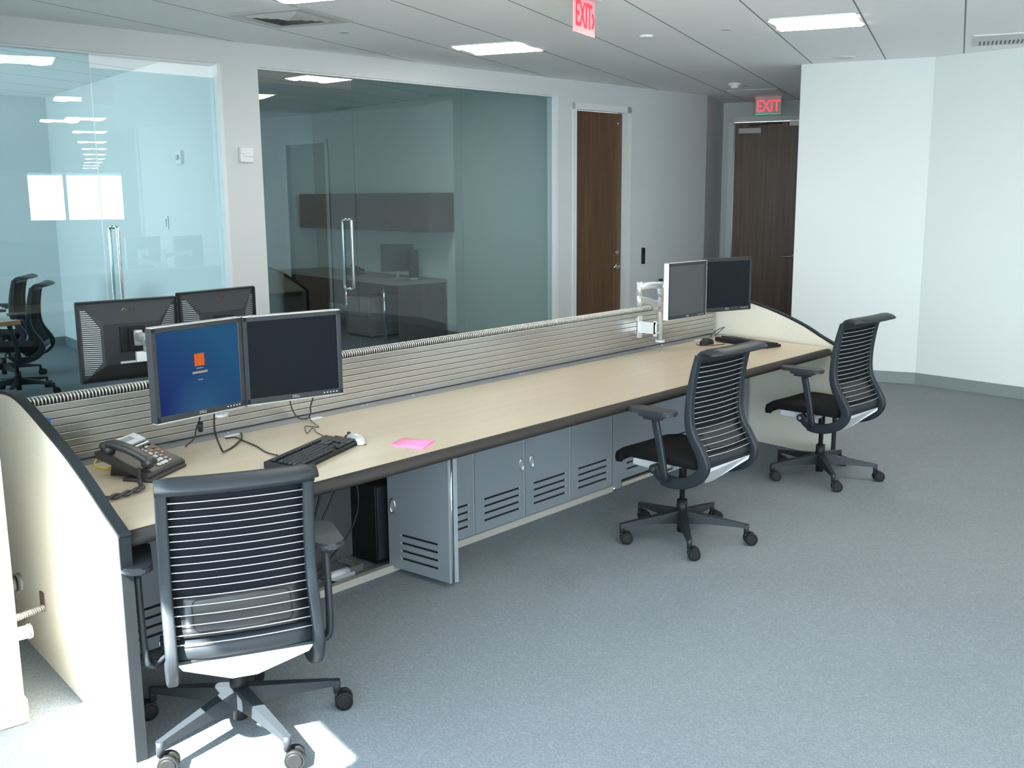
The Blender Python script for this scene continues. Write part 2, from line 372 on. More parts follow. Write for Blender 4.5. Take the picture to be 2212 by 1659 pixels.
# right-hand wall, two leaves with a slight bend
RC = Vector((9.105, 4.545)); RB = Vector((9.45, 3.46)); dR = Vector((-math.cos(AY), -math.sin(AY))); RE = RB+dR*6.4
w = mb('wall'); wallseg(w, RB, RC, 0, CZ, .12, -1)
d0, d1 = 1.78, 2.62     # doorway beyond the frame edge
wallseg(w, RB+dR*d0, RB, 0, CZ, .12, -1); wallseg(w, RB+dR*d1, RE, 0, 0+CZ, .12, -1) if False else None
wallseg(w, RE, RB+dR*d1, 0, CZ, .12, -1); wallseg(w, RB+dR*d1, RB+dR*d0, 2.5, CZ, .12, -1)
struct(w.build('wall_right'))
w = mb('wall'); wallseg(w, RC+Vector((.0, -.0)), FP(1.3)+Vector((.2, .07)), 0, CZ, .12, -1); struct(w.build('wall_hallway'))
q = RB+dR*((d0+d1)/2); w = mb('door'); w.box((0, 0, 1.25), (d1-d0-.02, .045, 2.48)); d5 = w.build('door_5', loc=(q.x+.05, q.y, 0)); d5.rotation_euler.z = AY; struct(d5)
dh = mb('frame'); hw_ = (d1-d0)/2
for a_, b_, c_, e_ in ((-hw_-.05, -hw_+.01, 0, 2.55), (hw_-.01, hw_+.05, 0, 2.55), (-hw_-.05, hw_+.05, 2.49, 2.55)): dh.bx(a_, b_, .045, .068, c_, e_)
dh.build('door_frame', d5); dh = mb('chrome'); dh.cyl((-.33, .02, .95), (-.33, .07, .95), .012); dh.tube([(-.33, .07, .95), (-.22, .07, .948)], .010); dh.build('door_handle', d5)
w = mb('base')
nR = Vector((dR.y, -dR.x))
def bseg(a, b, side): wallseg(w, a, b, 0, .105, .012, side)
bseg(RB, RC, 1); bseg(RB+dR*d0, RB, 1); bseg(RE, RB+dR*d1, 1); struct(w.build('baseboard_right'))
w = mb('base')
for a, b in ((4.33, 4.652), (8.185, 8.415), (9.415, 10.93)): w.bx(a, b, F0-.012, F0, 0, .105)
struct(w.build('baseboard_front', rz=AW))
# the two rooms behind the glass
w = mb('room'); w.bx(-1.2, 11, 12.45, 12.57, 0, CZ); struct(w.build('wall_rooms_back', rz=AW))
w = mb('room'); wallseg(w, W(4.42, F1), W(5.27, 12.45), 0, CZ, .12, -1); struct(w.build('wall_between_rooms'))
w = mb('room'); wallseg(w, W(8.35, F1), W(9.02, 12.45), 0, CZ, .12, -1); struct(w.build('wall_room_side'))
w = mb('base'); wallseg(w, W(4.42, F1), W(5.27, 12.45), 0, .105, .012, 1); w2 = W(5.27, 12.438); wallseg(w, W(-1, 12.438), w2, 0, .105, .012, 1)
wallseg(w, W(8.35, F1), W(9.02, 12.45), 0, .105, .012, 1); struct(w.build('baseboard_rooms'))
w = mb('room'); w.bx(-1.3, -1.2, 7.2, 12.5, 0, 1.0); w.bx(-1.3, -1.2, 7.2, 8.6, 1.0, 2.6); w.bx(-1.3, -1.2, 7.2, 12.5, 2.15, CZ); struct(w.build('wall_room_window', rz=AW))
w = mb('room'); w.bx(-1.3, 1.2, F1, F1+.02, 0, CZ); struct(w.build('wall_room_front', rz=AW))
# perimeter window wall beside the camera
w = mb('wall'); Zs = .80
wallseg(w, pw(-30), pw(4.2), 0, Zs, .16, 1); wallseg(w, pw(-30), pw(4.2), 2.62, CZ, .16, 1); wallseg(w, pw(.12), pw(4.2), Zs, 2.62, .16, 1)
for k in range(0, 12): s0 = -1.32-k*2.4; wallseg(w, pw(s0-.05), pw(s0+.05), Zs, 2.62, .12, 1)
struct(w.build('wall_windows'))
w = mb('shade'); off = Vector((-dP.y, dP.x))*.03  # unseen roller shades, added to cut the sun patch short
for a, b, zb in ((-1.26, .11, 1.67), (-3.66, -1.38, 1.67)):
    w.prism([pw(a)+off, pw(b)+off, pw(b)+off*1.1, pw(a)+off*1.1], 'z', zb, 2.62)
struct(w.build('added_sun_shades'))
# the far end of the open office, seen only as a reflection in the glass
fa = Vector((16.95, -30.9)); fb = Vector((20.35, -29.5)); fd = (fb-fa).normalized()
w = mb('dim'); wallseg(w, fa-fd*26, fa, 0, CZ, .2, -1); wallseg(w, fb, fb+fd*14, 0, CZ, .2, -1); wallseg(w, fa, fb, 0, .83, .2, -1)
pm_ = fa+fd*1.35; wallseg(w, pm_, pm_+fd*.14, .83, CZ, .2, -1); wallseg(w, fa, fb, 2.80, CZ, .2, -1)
struct(w.build('wall_far_end'))
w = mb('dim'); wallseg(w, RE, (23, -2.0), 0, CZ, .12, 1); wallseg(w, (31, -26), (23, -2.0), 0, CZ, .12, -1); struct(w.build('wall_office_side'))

# ------------------------------------------------------------------ ceiling things
def lamp(loc, rz, label, group='recessed square ceiling lights'):
    t = thing('ceiling_light', label, 'ceiling light', (loc[0], loc[1], CZ), rz, group)
    h = .30
    f = mb('fixture')
    for a, b, c2, d in ((-h, h, -h, -h+.022), (-h, h, h-.022, h), (-h, -h+.022, -h, h), (h-.022, h, -h, h)): f.bx(a, b, c2, d, -.006, .002)
    f.build('frame', t)
    for sx in (-1, 1):
        rows = []
        for i in range(7):
            u = i/6; x = sx*(.085+.185*u); rows.append([(x, -.276, -.004-.013*math.sin(math.pi*u)), (x, .276, -.004-.013*math.sin(math.pi*u))])
        mb('lens').grid(rows).build('lens', t)
    mb('basket').bx(-.085, .085, -.276, .276, -.010, -.003).build('centre_basket', t)
    return t
lamp(Cc(7.672, .97), AC, 'square ceiling light nearest the tall blank white wall')
lamp(Cc(7.86, 3.455), AC, 'square ceiling light above the middle of the long glass wall')
lamp(Cc(5.235, 3.50), AC, 'square ceiling light cut by the top picture edge, beside the air diffuser')
row = [(5.68, 1.78), (7.01, -1.24), (8.36, -4.29), (9.81, -7.6), (11.14, -10.6), (12.5, -13.76), (13.9, -17.0), (15.2, -20.2), (16.5, -23.4), (17.8, -26.6)]
for i, (x, y) in enumerate(row): lamp((x, y), AC, 'square ceiling light in the open office, mirrored in the glass', 'open office ceiling lights')
for i, (x, y) in enumerate(row[2:8:2]):
    lamp((x-5.0, y-1.7), AC, 'square ceiling light added near the windows for room light', 'added office ceiling lights')  # second column of lamps, added only for more room light

lamp(W(6.42, 8.62), AW, 'square ceiling light inside the dim glass room, above its glass door', None)
lamp(W(1.2, 9.6), AW, 'square ceiling light deep inside the bright meeting room', None)
for x, y in ((3.2, 1.0), (1.6, -2.4), (4.4, -4.6), (-1.0, -4.8), (6.9, -1.9)): lamp((x, y), AC, 'unseen square ceiling light added to brighten walls and floor', 'added unseen ceiling lights')  # out-of-view lamps added to raise the general brightness
def diffuser(loc, rz, label, s=.62, rings=4):
    t = thing('air_diffuser', label, 'air vent', (loc[0], loc[1], CZ), rz, 'ceiling air vents')
    h = s/2; v = mb('vent')
    fr_ = [(h, -.003), (h-.035, -.012)]
    def frame(mbx, a, b, z0, z1):
        for sx, sy in ((1, 0), (-1, 0), (0, 1), (0, -1)):
            P = []
            for (q, z) in ((a, z0), (b, z1)):
                if sx: P.append([(sx*q, -q, z), (sx*q, q, z)])
                else: P.append([(-q, sy*q, z), (q, sy*q, z)])
            mbx.quad([P[0][0], P[0][1], P[1][1], P[1][0]])
    frame(v, h, h-.03, -.001, -.010); frame(v, h-.03, h-.10, -.010, -.004)
    v.build('frame', t)
    k = mb('steel2'); k.bx(-h+.10, h-.10, -h+.10, h-.10, -.003, -.001); k.build('throat', t)
    b = mb('vent')
    n = rings; a0 = h-.105
    for i in range(n):
        a = a0*(1-i/(n+.6)); frame(b, a, a-.036, -.003, -.016)
    b.bx(-.035, .035, -.035, .035, -.014, -.012); b.build('louvre', t, norm=False)
    return t
diffuser(Cc(5.945, 4.11), AC, 'white square air diffuser near the top of the photo, over the glass wall')
t = thing('air_grille', 'flat white air grille in the ceiling before the exit door', 'air vent', Cc(12.53, 2.24, CZ), AC, 'ceiling air vents')
v = mb('vent')
for a, b, c2, d in ((-.31, .31, -.31, -.28), (-.31, .31, .28, .31), (-.31, -.28, -.31, .31), (.28, .31, -.31, .31)): v.bx(a, b, c2, d, -.008, .001)
v.build('frame', t); v = mb('vent'); [v.box((-.26+k*.04, 0, -.006), (.03, .56, .006), Matrix.Rotation(.4, 3, 'Y')) for k in range(14)]; v.build('louvre', t)
t = thing('air_grille', 'slotted white air grille at the top right over the white wall', 'air vent', Cc(9.12, -.33, CZ), AC, 'ceiling air vents')
v = mb('vent'); v.bx(-.30, .30, -.30, .30, -.010, .001, .004); v.build('frame', t); v = mb('ventdark'); [v.bx(.02+0, .24, -.27+k*.03, -.258+k*.03, -.0115, -.0095) for k in range(18)]; v.build('louvre', t)
def disc(name, cat, p, r, h, m, label, group):
    o = mb(m).cyl((0, 0, 0), (0, 0, -h), r, r*.8, 28).build(name, loc=Cc(p[0], p[1], CZ)); tag(o, label, cat, group)
disc('sprinkler_cover', 'sprinkler', (6.62, 4.11), .040, .006, 'greyplate', 'small round sprinkler cover beside the square air diffuser', 'round ceiling covers')
disc('sprinkler_cover', 'sprinkler', (7.70, 1.60), .040, .006, 'greyplate', 'small grey round sprinkler cover between exit sign and ceiling light', 'round ceiling covers')
disc('sprinkler_cover', 'sprinkler', (11.78, 2.22), .040, .006, 'greyplate', 'small round sprinkler cover beside the smoke detector', 'round ceiling covers')
disc('occupancy_sensor', 'sensor', (7.735, 2.20), .055, .018, 'white', 'small white domed sensor on the ceiling right of the near exit sign', 'round ceiling covers')
disc('ceiling_speaker', 'speaker', (9.74, .99), .105, .007, 'fixture', 'flat white round speaker in the ceiling at the white wall corner', 'round ceiling covers')
t = thing('smoke_detector', 'white smoke detector on the ceiling before the exit door', 'smoke detector', Cc(11.46, 2.275, CZ), 0)
mb('white').cyl((0, 0, 0), (0, 0, -.025), .07, .066, 28).build('base', t); mb('white').cyl((0, 0, -.025), (0, 0, -.055), .05, .035, 24).build('sensing_head', t)

# exit signs
t = thing('exit_sign', 'red lit exit sign with arrow hanging from the ceiling, seen almost edge-on', 'exit sign', (4.990, 3.872, CZ), 0)
ea = math.atan2(.095, .311)+R(-2)
t.rotation_euler.z = ea
mb('fixture').bx(-.17, .17, -.045, .045, -.035, .001, .004).build('canopy', t)
pn = mb('exitpink').bx(-.155, .155, -.004, .004, -.235, -.035).build('acrylic_panel', t)
text('EXIT', .20, M['exitred'], pn, (-.015, -.0055, -.135), (R(90), 0, 0), name='exit_lettering', sx=(.60, .0022))
text('›', .16, M['exitred'], pn, (.128, -.0055, -.135), (R(90), 0, 0), name='arrow_mark', sx=(.8, .006))
t = thing('exit_sign', 'red lettered exit sign on clear panel in front of the exit door', 'exit sign', (11.835, 6.325, CZ), AC-math.pi/2)
mb('fixture').bx(-.16, .16, -.03, .03, -.025, .001, .004).build('canopy', t)
pn = mb('exitpanel').bx(-.155, .155, -.004, .004, -.205, -.025).build('acrylic_panel', t)
text('EXIT', .195, M['exitred'], pn, (0, -.0055, -.115), (R(90), 0, 0), name='exit_lettering', sx=(.72, .0012))
mb('green').bx(-.15, .15, -.003, .003, -.209, -.205).build('edge_glow', t)

# wall devices
t = thing('thermostat', 'white thermostat with hinged cover on the pier between the glass walls', 'thermostat', W(4.498, F0, 2.065), AW)
mb('white').bx(-.058, .058, -.032, 0, -.056, .056, .006).build('housing', t)
mb('white').bx(-.050, .056, -.038, -.032, .006, .050, .002).build('cover', t); mb('chrome').bx(-.02, .05, -.040, -.032, -.008, .006, .002).build('sensor_window', t)
t = thing('card_reader', 'slim black card reader on the wall right of the wooden door', 'card reader', W(9.665, F0, 1.045), AW)
mb('black').bx(-.024, .024, -.022, 0, -.092, .092, .005).build('housing', t); mb('dark').bx(-.018, .018, -.026, -.022, -.08, .03, .002).build('reader_face', t)
def on_side(x, y, z): return W(x, y, z)
sa = AW+math.atan2(12.45-F1, .85)  # side wall direction
t = thing('thermostat', 'white square thermostat on the meeting room wall seen through the glass', 'thermostat', W(4.585, 8.21, 2.08), sa)
mb('white').bx(-.057, .057, 0, .03, -.057, .057, .005).build('housing', t); mb('greyplate').cyl((0, .03, 0), (0, .045, 0), .022).build('dial', t)
t = thing('light_switch', 'white light switch on the meeting room wall seen through the glass', 'light switch', W(4.65, 8.65, 1.525), sa)
mb('white').bx(-.035, .035, 0, .006, -.058, .058, .002).build('plate', t); mb('greyplate').bx(-.008, .008, .006, .012, -.035, .035, .001).build('rocker', t)

# ------------------------------------------------------------------ bench
YF, YM, YB = 2.89, 3.872, 4.80
sk = math.tan(math.pi/2-AY)
XL = lambda y: 1.462+sk*(y-YF)
XR = lambda y: 6.405+sk*(y-YF)
t = thing('bench_worktop', 'long maple-coloured worktop with dark rounded edge on the chair side', 'desk top')
y1 = 3.775
m = mb('maple').prism([(XL(YF+.012), YF+.012), (XR(YF+.012), YF+.012), (XR(y1), y1), (XL(y1), y1)], 'z', .712, .740); m.build('top', t)
sec = [(YF+.02, .741), (YF+.004, .740), (YF-.010, .733), (YF-.018, .722), (YF-.020, .712), (YF-.012, .700), (YF+.01, .690), (YF+.02, .690)]
m = mb('edge')
va = [m.bm.verts.new((XL(YF)-.0+sk*(p[0]-YF), p[0], p[1])) for p in sec]; vb = [m.bm.verts.new((XR(YF)-.055+sk*(p[0]-YF), p[0], p[1])) for p in sec]
for i in range(len(sec)): j = (i+1) % len(sec); fc = m.bm.faces.new((va[i], vb[i], vb[j], va[j])); fc.material_index = 0; fc.smooth = True
m.bm.faces.new(va); m.bm.faces.new(vb[::-1]); m.build('edge_band', t)
m = mb('deskgrey').prism([(XL(YF+.02), YF+.02), (XR(YF+.02), YF+.02), (XR(y1), y1), (XL(y1), y1)], 'z', .700, .712); m.build('underside', t)
t2 = thing('cable_tray_strip', 'grey metal cable strip with screws behind the maple worktop', 'cable tray')
m = mb('sheet').prism([(XL(y1), y1), (XR(y1), y1), (XR(YM-.012), YM-.012), (XL(YM-.012), YM-.012)], 'z', .715, .741); m.build('strip', t2)
for x in (2.43, 3.185, 3.215, 3.52, 4.35, 4.38, 5.05, 5.45, 5.8, 6.1): mb('white').cyl((x, 3.825, .741), (x, 3.825, .7435), .0045, n=10).build('screw', t2)
for x in (2.42, 2.86, 6.17): mb('white').bx(x-.035, x+.035, y1-.012, y1+.012, .7405, .743).build('cable_grommet', t2)
# twin worktop on the other side
t = thing('bench_worktop', 'twin worktop on the far side of the slatted screen', 'desk top')
m = mb('maple').prism([(XL(3.96), 3.96), (XR(3.96), 3.96), (XR(YB-.01), YB-.01), (XL(YB-.01), YB-.01)], 'z', .705, .740); m.build('top', t)
m = mb('edge').prism([(XL(YB-.01), YB-.01), (XR(YB-.01)-.05, YB-.01), (XR(YB+.02)-.05, YB+.02), (XL(YB+.02), YB+.02)], 'z', .692, .741); m.build('edge_band', t)
# slatted screen
t = thing('slatted_screen', 'low slatted aluminium screen running along the middle of the bench', 'desk screen')
m = mb('slat'); z = .742; n = 8; ph = (.979-.742)/n
xa, xb = XL(YM)+.01, XR(YM)-.005
for k in range(n):
    z0 = z+k*ph
    m.prism([(YM, z0+.0036), (YM-.0045, z0+.0036), (YM-.0050, z0+.0042), (YM-.0050, z0+ph-.0018), (YM-.0062, z0+ph-.0014), (YM-.0062, z0+ph), (YM+.004, z0+ph), (YM+.004, z0+.0036)], 'x', xa, xb)
for k in range(n): m.mat(M['lip']).bx(xa, xb, YM-.0070, YM-.0050, z+(k+1)*ph-.0016, z+(k+1)*ph-.0002)
m.mat(M['groove']).bx(xa, xb, YM+.004, YM+.010, .70, .979)
m.build('slats', t)
m = mb('slat')
m.bx(xa, xb, YM+.055, YM+.065, .70, .979); m.bx(xa, xb, YM+.010, YM+.055, .969, .979); m.build('back_sheet', t)
m = mb('alu')
pitch = .0142; N = int((xb-xa)/pitch); path = []
for k in range(N*10+1):
    a = 2*math.pi*k/10; path.append((xa+pitch*k/10, YM+.020+.019*math.cos(a), 0.994+.0165*math.sin(a)))
m.sweep(path, [(.0034*math.cos(2*math.pi*q/5), .0034*math.sin(2*math.pi*q/5)) for q in range(5)], (1, 0, 0))
m.build('spring_coil', t)
mb('black').bx(xa, xb, YM+.006, YM+.034, .980, .994).build('coil_core', t)
mb('chrome').tube([(xa, YM+.046, 1.002), (xb, YM+.046, 1.002)], .006).build('rail_rod', t)

# end panels (local x along the panel away from the camera, y to the left, z up)
def endpanel(loc, prof, label, th, side):
    t = thing('end_panel', label, 'end panel', loc, AY, 'end panels of the bench')
    L = prof[-1][0]
    full = [(0, 0)]+prof+[(L, 0)]
    mb('beige').prism([(max(.008, min(L-.008, a)), b-.006 if b > 0 else 0) for a, b in full], 'y', 0, th).build('panel', t)
    # dark trim along the rim
    m = mb('trimdark'); P = bez([(0, 0, 0), (0, 0, .37), (0, 0, prof[0][1]-.03)]+[(a, 0, b) for a, b in prof], 6) + [Vector((L, 0, 0))]
    m.sweep([(p.x, th/2, p.z) for p in P], [(-th/2-.002, -.005), (th/2+.002, -.005), (th/2+.002, .005), (-th/2-.002, .005)], (0, 1, 0), smooth=False)
    m.build('edge_trim', t); return t
profL = [(.0, .745), (.12, .785), (.25, .832), (.40, .880), (.55, .920), (.70, .953), (.85, .985), (1.0, 1.010), (1.12, 1.018), (1.25, 1.008), (1.45, .96), (1.7, .87), (1.95, .745)]
profR = [(.0, .748), (.13, .803), (.25, .859), (.40, .912), (.55, .954), (.69, .985), (.80, 1.0), (.98, 1.01), (1.16, 1.0), (1.35, .967), (1.55, .915), (1.75, .84), (1.95, .745)]
endpanel((1.459, 2.868, 0), profL, 'large beige end panel with dark rim, sunlit, beside the nearest chair', .032, 1)
pr = endpanel((6.455, 2.868, 0), profR, 'beige curved end panel with dark rim at the far end of the bench', .032, 1)
tag(mb('blue').box((0, 0, 0), (.016, .012, .018), bev=.004).build('plastic_tab', loc=(1.676, 3.855, .922)), 'tiny blue plastic tab on the slatted screen beside the near end panel', 'tab')

# ------------------------------------------------------------------ cabinets below
YC = 3.52; ZB, ZD = .036, .695
tag(mb('rail').bx(2.0, 4.84, YC-.012, YC+.02, 0, .034).build('base_rail'), 'pale metal floor rail under the near cabinet doors', 'rail')
tag(mb('rail').bx(4.95, 6.52, YC+.012, YC+.03, 0, .022).build('base_rail'), 'pale metal floor rail under the cabinet doors by the far end panel', 'rail')
def leaf_mesh(wd, slots=True, x_slots=(.07, None), flip=False, glint_right=True):
    """a vented cabinet leaf: x 0..wd, front face at y=0, z 0..h"""
    h = ZD-ZB; m = mb('steel')
    s0, s1 = x_slots; s1 = s1 or wd-.045
    zs = [.055, .093, .131, .169]; sh = .011
    # front skin is made of strips so that the slots are sunk, blacked out by a plate
    m.bx(0, s0, 0, .018, 0, h); m.bx(s1, wd, 0, .018, 0, h)
    zz = 0
    for zc in zs: m.bx(s0, s1, 0, .018, zz, zc-sh/2); zz = zc+sh/2
    m.bx(s0, s1, 0, .018, zz, h)
    m.mat(M['black']).bx(s0-.004, s1+.004, .0035, .005, .04, .185)  # black plate stands in for the shade inside the slots
    m.mat(M['steel2']); m.bx(wd-.006, wd, -.0015, 0, 0, h)
    xd = s1+.004 if glint_right else s0-.004
    for zc in zs: m.sph((xd, -.001, zc), (.018, .006, .012), 10)  # pale knobs stand in for the louvre's reflection at each slot end
    return m
def handle(parent, x, z, y=0):
    m = mb('chrome'); m.tube([(x+.015*math.cos(a), y-.003, z+.036*math.sin(a)) for a in [2*math.pi*k/20 for k in range(20)]], .0035, 6, True)
    m.mat(M['steel2']).sph((x, y-.001, z), (.026, .006, .066), 14)
    return m.build('handle', parent)
def cab(x0, n, lw, y, label, handles, body_right=True):
    t = thing('storage_cabinet', label, 'cabinet', (x0, y, ZB), 0, 'vented grey cabinets under the bench')
    Wd = n*lw
    b = mb('steel'); b.bx(0, Wd, .024, .034, 0, ZD-ZB); b.bx(0, .01, .03, .28, 0, ZD-ZB); b.bx(Wd-.01, Wd, .03, .28, 0, ZD-ZB); b.bx(0, Wd, .27, .28, 0, ZD-ZB); b.build('body', t)
    for k in range(n):
        o = leaf_mesh(lw-.006).build('door', t, loc=(k*lw+.003, 0, 0))
        if k in handles: handle(o, handles[k], .295)
    return t
cab(3.252, 2, .3925, YC, 'grey vented cabinet with folding doors right of the open leaf', {1: .36})
cab(4.037, 2, .3925, YC, 'grey vented cabinet whose handle is on the left, behind the middle chair', {0: .05})
cab(4.945, 2, .3925, YC+.03, 'grey vented cabinet behind the middle chair, seen under its seat', {})
cab(5.73, 2, .3925, YC+.03, 'grey vented cabinet beside the far beige end panel', {0: .05})
cab(1.70, 2, .375, YC, 'grey vented cabinet hidden behind the nearest chair', {1: .34})
t = tag(mb('steel').bx(4.836, 4.93, YC+.005, YC+.3, .0, .695).build('filler_panel'), 'narrow grey filler panel between the two runs of cabinets', 'panel')
mb('chrome').cyl((4.832, YC-.01, .0), (4.832, YC-.01, .03), .012, n=12).build('levelling_foot', t)
# the open bifold pair
t = thing('folding_door', 'open grey folding cabinet door standing out from the bench', 'cabinet door', (3.252, YC+.01, ZB))
A0 = Vector((3.075, 3.535)); A1 = Vector((3.10, 3.150)); B1 = Vector((3.125, 3.146)); B0 = Vector((3.245, 3.525))
def leafat(a, b, mir=False, nm='front_leaf'):
    d = (b-a); o = leaf_mesh(d.length, glint_right=False, x_slots=(.085, d.length-.075)).build(nm, t); o.location = (a.x-3.252, a.y-YC-.01, -.012); o.rotation_euler.z = math.atan2(d.y, d.x); return o
lf = leafat(A0, A1); handle(lf, .035, .30)
rb = leafat(B0, B1+(B1-B0)*.0, nm='back_leaf')
m = mb('chrome'); m.cyl((A1.x-3.252+.012, A1.y-YC-.012, -.01), (A1.x-3.252+.012, A1.y-YC-.012, .64), .004, n=8); m.build('hinge', t)

# things inside the open bay
t = thing('computer_tower', 'black computer tower standing in the open bay by the folding door', 'computer', (3.16, 3.74, .0))
mb('black').bx(-.09, .06, -.12, .1, .012, .40, .004).build('case', t); mb('dark').bx(-.08, .05, -.126, -.12, .03, .39, .002).build('front_bezel', t)
t = thing('computer_tower', 'dark computer tower deep in the open bay behind hanging cables', 'computer', (2.72, 3.78, .0))
mb('dark').bx(-.09, .09, -.03, .05, .012, .42, .004).build('case', t); mb('black').bx(-.08, .08, -.036, -.03, .03, .40, .002).build('front_bezel', t)
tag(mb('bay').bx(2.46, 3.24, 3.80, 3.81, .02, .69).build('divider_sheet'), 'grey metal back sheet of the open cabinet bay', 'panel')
t = thing('junction_box', 'small metal power box with white cable under the worktop', 'junction box', (2.96, 3.70, .565))
mb('steel2').bx(-.05, .05, 0, .08, -.055, .075, .004).build('box', t)
m = mb('white'); m.tube(bez([(-.06, -.01, .06), (-.085, -.02, .05), (-.09, -.02, .0), (-.075, -.02, -.04), (-.05, 0, -.045)], 6), .006); m.build('flex_lead', t)
t = thing('floor_bracket', 'pale metal roller bracket on the rail of the open bay', 'bracket', (2.83, 3.62, 0))
m = mb('greyplate'); m.cyl((-.06, 0, .03), (.06, 0, .03), .022, n=16); m.bx(-.08, .08, -.03, -.02, .0, .03); m.build('roller', t); mb('dark').tube(bez([(-.12, .05, .06), (-.08, -.01, .03), (-.03, -.06, .012), (.04, -.07, .012)], 6), .006).build('spring', t)
m = mb('alu'); m.bx(2.45, 3.0, 3.64, 3.652, .0, .03); m.box((2.985, 3.71, .026), (.014, .14, .010)); m.box((2.962, 3.71, .026), (.006, .14, .010)); m.bx(2.45, 2.46, 3.64, 3.78, 0, .03)
tag(m.build('tray_frame'), 'thin metal tray frame on the floor of the open bay', 'tray')
for i, (pts, lb) in enumerate([
    ([(2.80, 3.66, .69), (2.79, 3.64, .5), (2.74, 3.66, .3), (2.72, 3.68, .15), (2.74, 3.70, .05)], 'black cable hanging straight beside the power box in the open bay'),
    ([(2.90, 3.68, .62), (2.85, 3.63, .45), (2.75, 3.62, .3), (2.70, 3.64, .18), (2.66, 3.70, .03)], 'black cable sweeping left from the power box in the open bay'),
    ([(2.93, 3.70, .60), (2.98, 3.64, .42), (2.97, 3.65, .25), (2.88, 3.70, .10), (2.80, 3.74, .02)], 'black cable looping right beside the computer tower in the open bay'),
    ([(2.55, 3.66, .69), (2.58, 3.65, .5), (2.63, 3.66, .36), (2.65, 3.70, .2), (2.60, 3.72, .02)], 'black cable nearest the chair armrest in the open bay')]):
    tag(mb('cable').tube(bez(pts, 8), .005, 6).build('cable'), lb, 'cable', 'cables in the open bay')

# ------------------------------------------------------------------ monitors
def monitor(a, b, z0, h, scr, label, back=False, group='flat monitors on arms', bez_m='dark', rim='silver', side='dark'):
    """a,b: left and right lower front corners (as seen from its front)"""
    a = Vector(a); b = Vector(b); d = b-a; w = d.length; c = (a+b)/2
    t = thing('monitor', label, 'monitor', (c.x, c.y, z0), math.atan2(d.y, d.x), group)
    bz = .017; bb = .022
    m = mb(bez_m)
    m.bx(-w/2, -w/2+bz, 0, .02, 0, h, .002); m.bx(w/2-bz, w/2, 0, .02, 0, h, .002); m.bx(-w/2, w/2, 0, .02, h-bz, h, .002); m.bx(-w/2, w/2, 0, .02, 0, bb, .002)
    m.mat(M['white'])
    for k in range(5): m.bx(w/2-.030-k*.014, w/2-.026-k*.014, -.0008, 0, .009, .013)
    m.build('bezel', t)
    m = mb(rim); m.bx(-w/2, w/2, -.001, .032, h, h+.005, .002); m.bx(-w/2, w/2, -.001, .032, -.005, 0, .002)
    m.mat(M[side]); m.bx(-w/2-.002, -w/2+.001, 0, .034, 0, h); m.bx(w/2-.001, w/2+.001, 0, .034, 0, h); m.build('rim', t)
    s = mb(scr); s.bx(-w/2+bz-.001, w/2-bz+.001, .004, .008, bb-.001, h-bz+.001)
    so = s.build('screen', t)
    # back shell: tapered box
    m = mb('dark'); o0 = [(-w/2+.002, .02, .002), (w/2-.002, .02, .002), (w/2-.002, .02, h-.002), (-w/2+.002, .02, h-.002)]
    i0 = [(-w/2+.095, .058, .07), (w/2-.095, .058, .07), (w/2-.095, .058, h-.095), (-w/2+.095, .058, h-.095)]
    A = [m.bm.verts.new(p) for p in o0]; B = [m.bm.verts.new(p) for p in i0]
    for k in range(4): m.bm.faces.new((A[k], A[(k+1) % 4], B[(k+1) % 4], B[k]))
    m.bm.faces.new(B); m.bm.faces.new(A[::-1])
    if back:
        m.mat(M['steel2'])
        for sx in (-1, 1):
            for k in range(32):
                zz = .035+k*(h-.07)/31
                lim = min(1, (zz-.0)/.085, (h-zz)/.11)
                x1 = .010+.080*lim*.95; f1 = (x1-.002)/.083
                P = lambda x: (sx*(w/2-x), .02+.038*min(1, (x-.002)/.093)+.0015, zz)
                p, q = P(.012), P(x1)
                m.box(((p[0]+q[0])/2, (p[1]+q[1])/2, zz), (abs(q[0]-p[0]), .0015, .0028), Matrix.Rotation(math.atan2(q[1]-p[1], q[0]-p[0]) if q[0] > p[0] else math.atan2(p[1]-q[1], p[0]-q[0]), 3, 'Z'))
    m.build('back_shell', t)
    m = mb('black'); m.bx(-.055, .055, .058, .068, h*.36, h*.36+.11, .003); m.bx(-.022, .022, .068, .085, h*.36+.01, h*.36+.10, .003); m.build('mount_plate', t)
    text('DELL', .015, M['silver'], t, (0, -.0006, .011), (R(90), 0, 0), name='maker_logo', ext=.0004)
    if back:
        text('DELL', .030, M['warmbrush'], t, (0, .0365, h-.042), (R(90+22), 0, R(180)), name='back_logo', ext=.0012)
        m = mb('greyplate'); m.bx(-.10, .06, .058, .064, .074, .083); m.mat(M['white']).bx(-.050, -.006, .058, .080, .076, .122, .003); m.build('port_strip', t)
        m = mb('black'); m.bx(-.07, -.06, .060, .064, .03, .07); m.build('port_cover', t)
    return t, so, w, h
mA, so, wA, hA = monitor((1.850, 3.362), (2.247, 3.404), .947, .344, 'lit', 'monitor showing a blue login screen above the telephone')
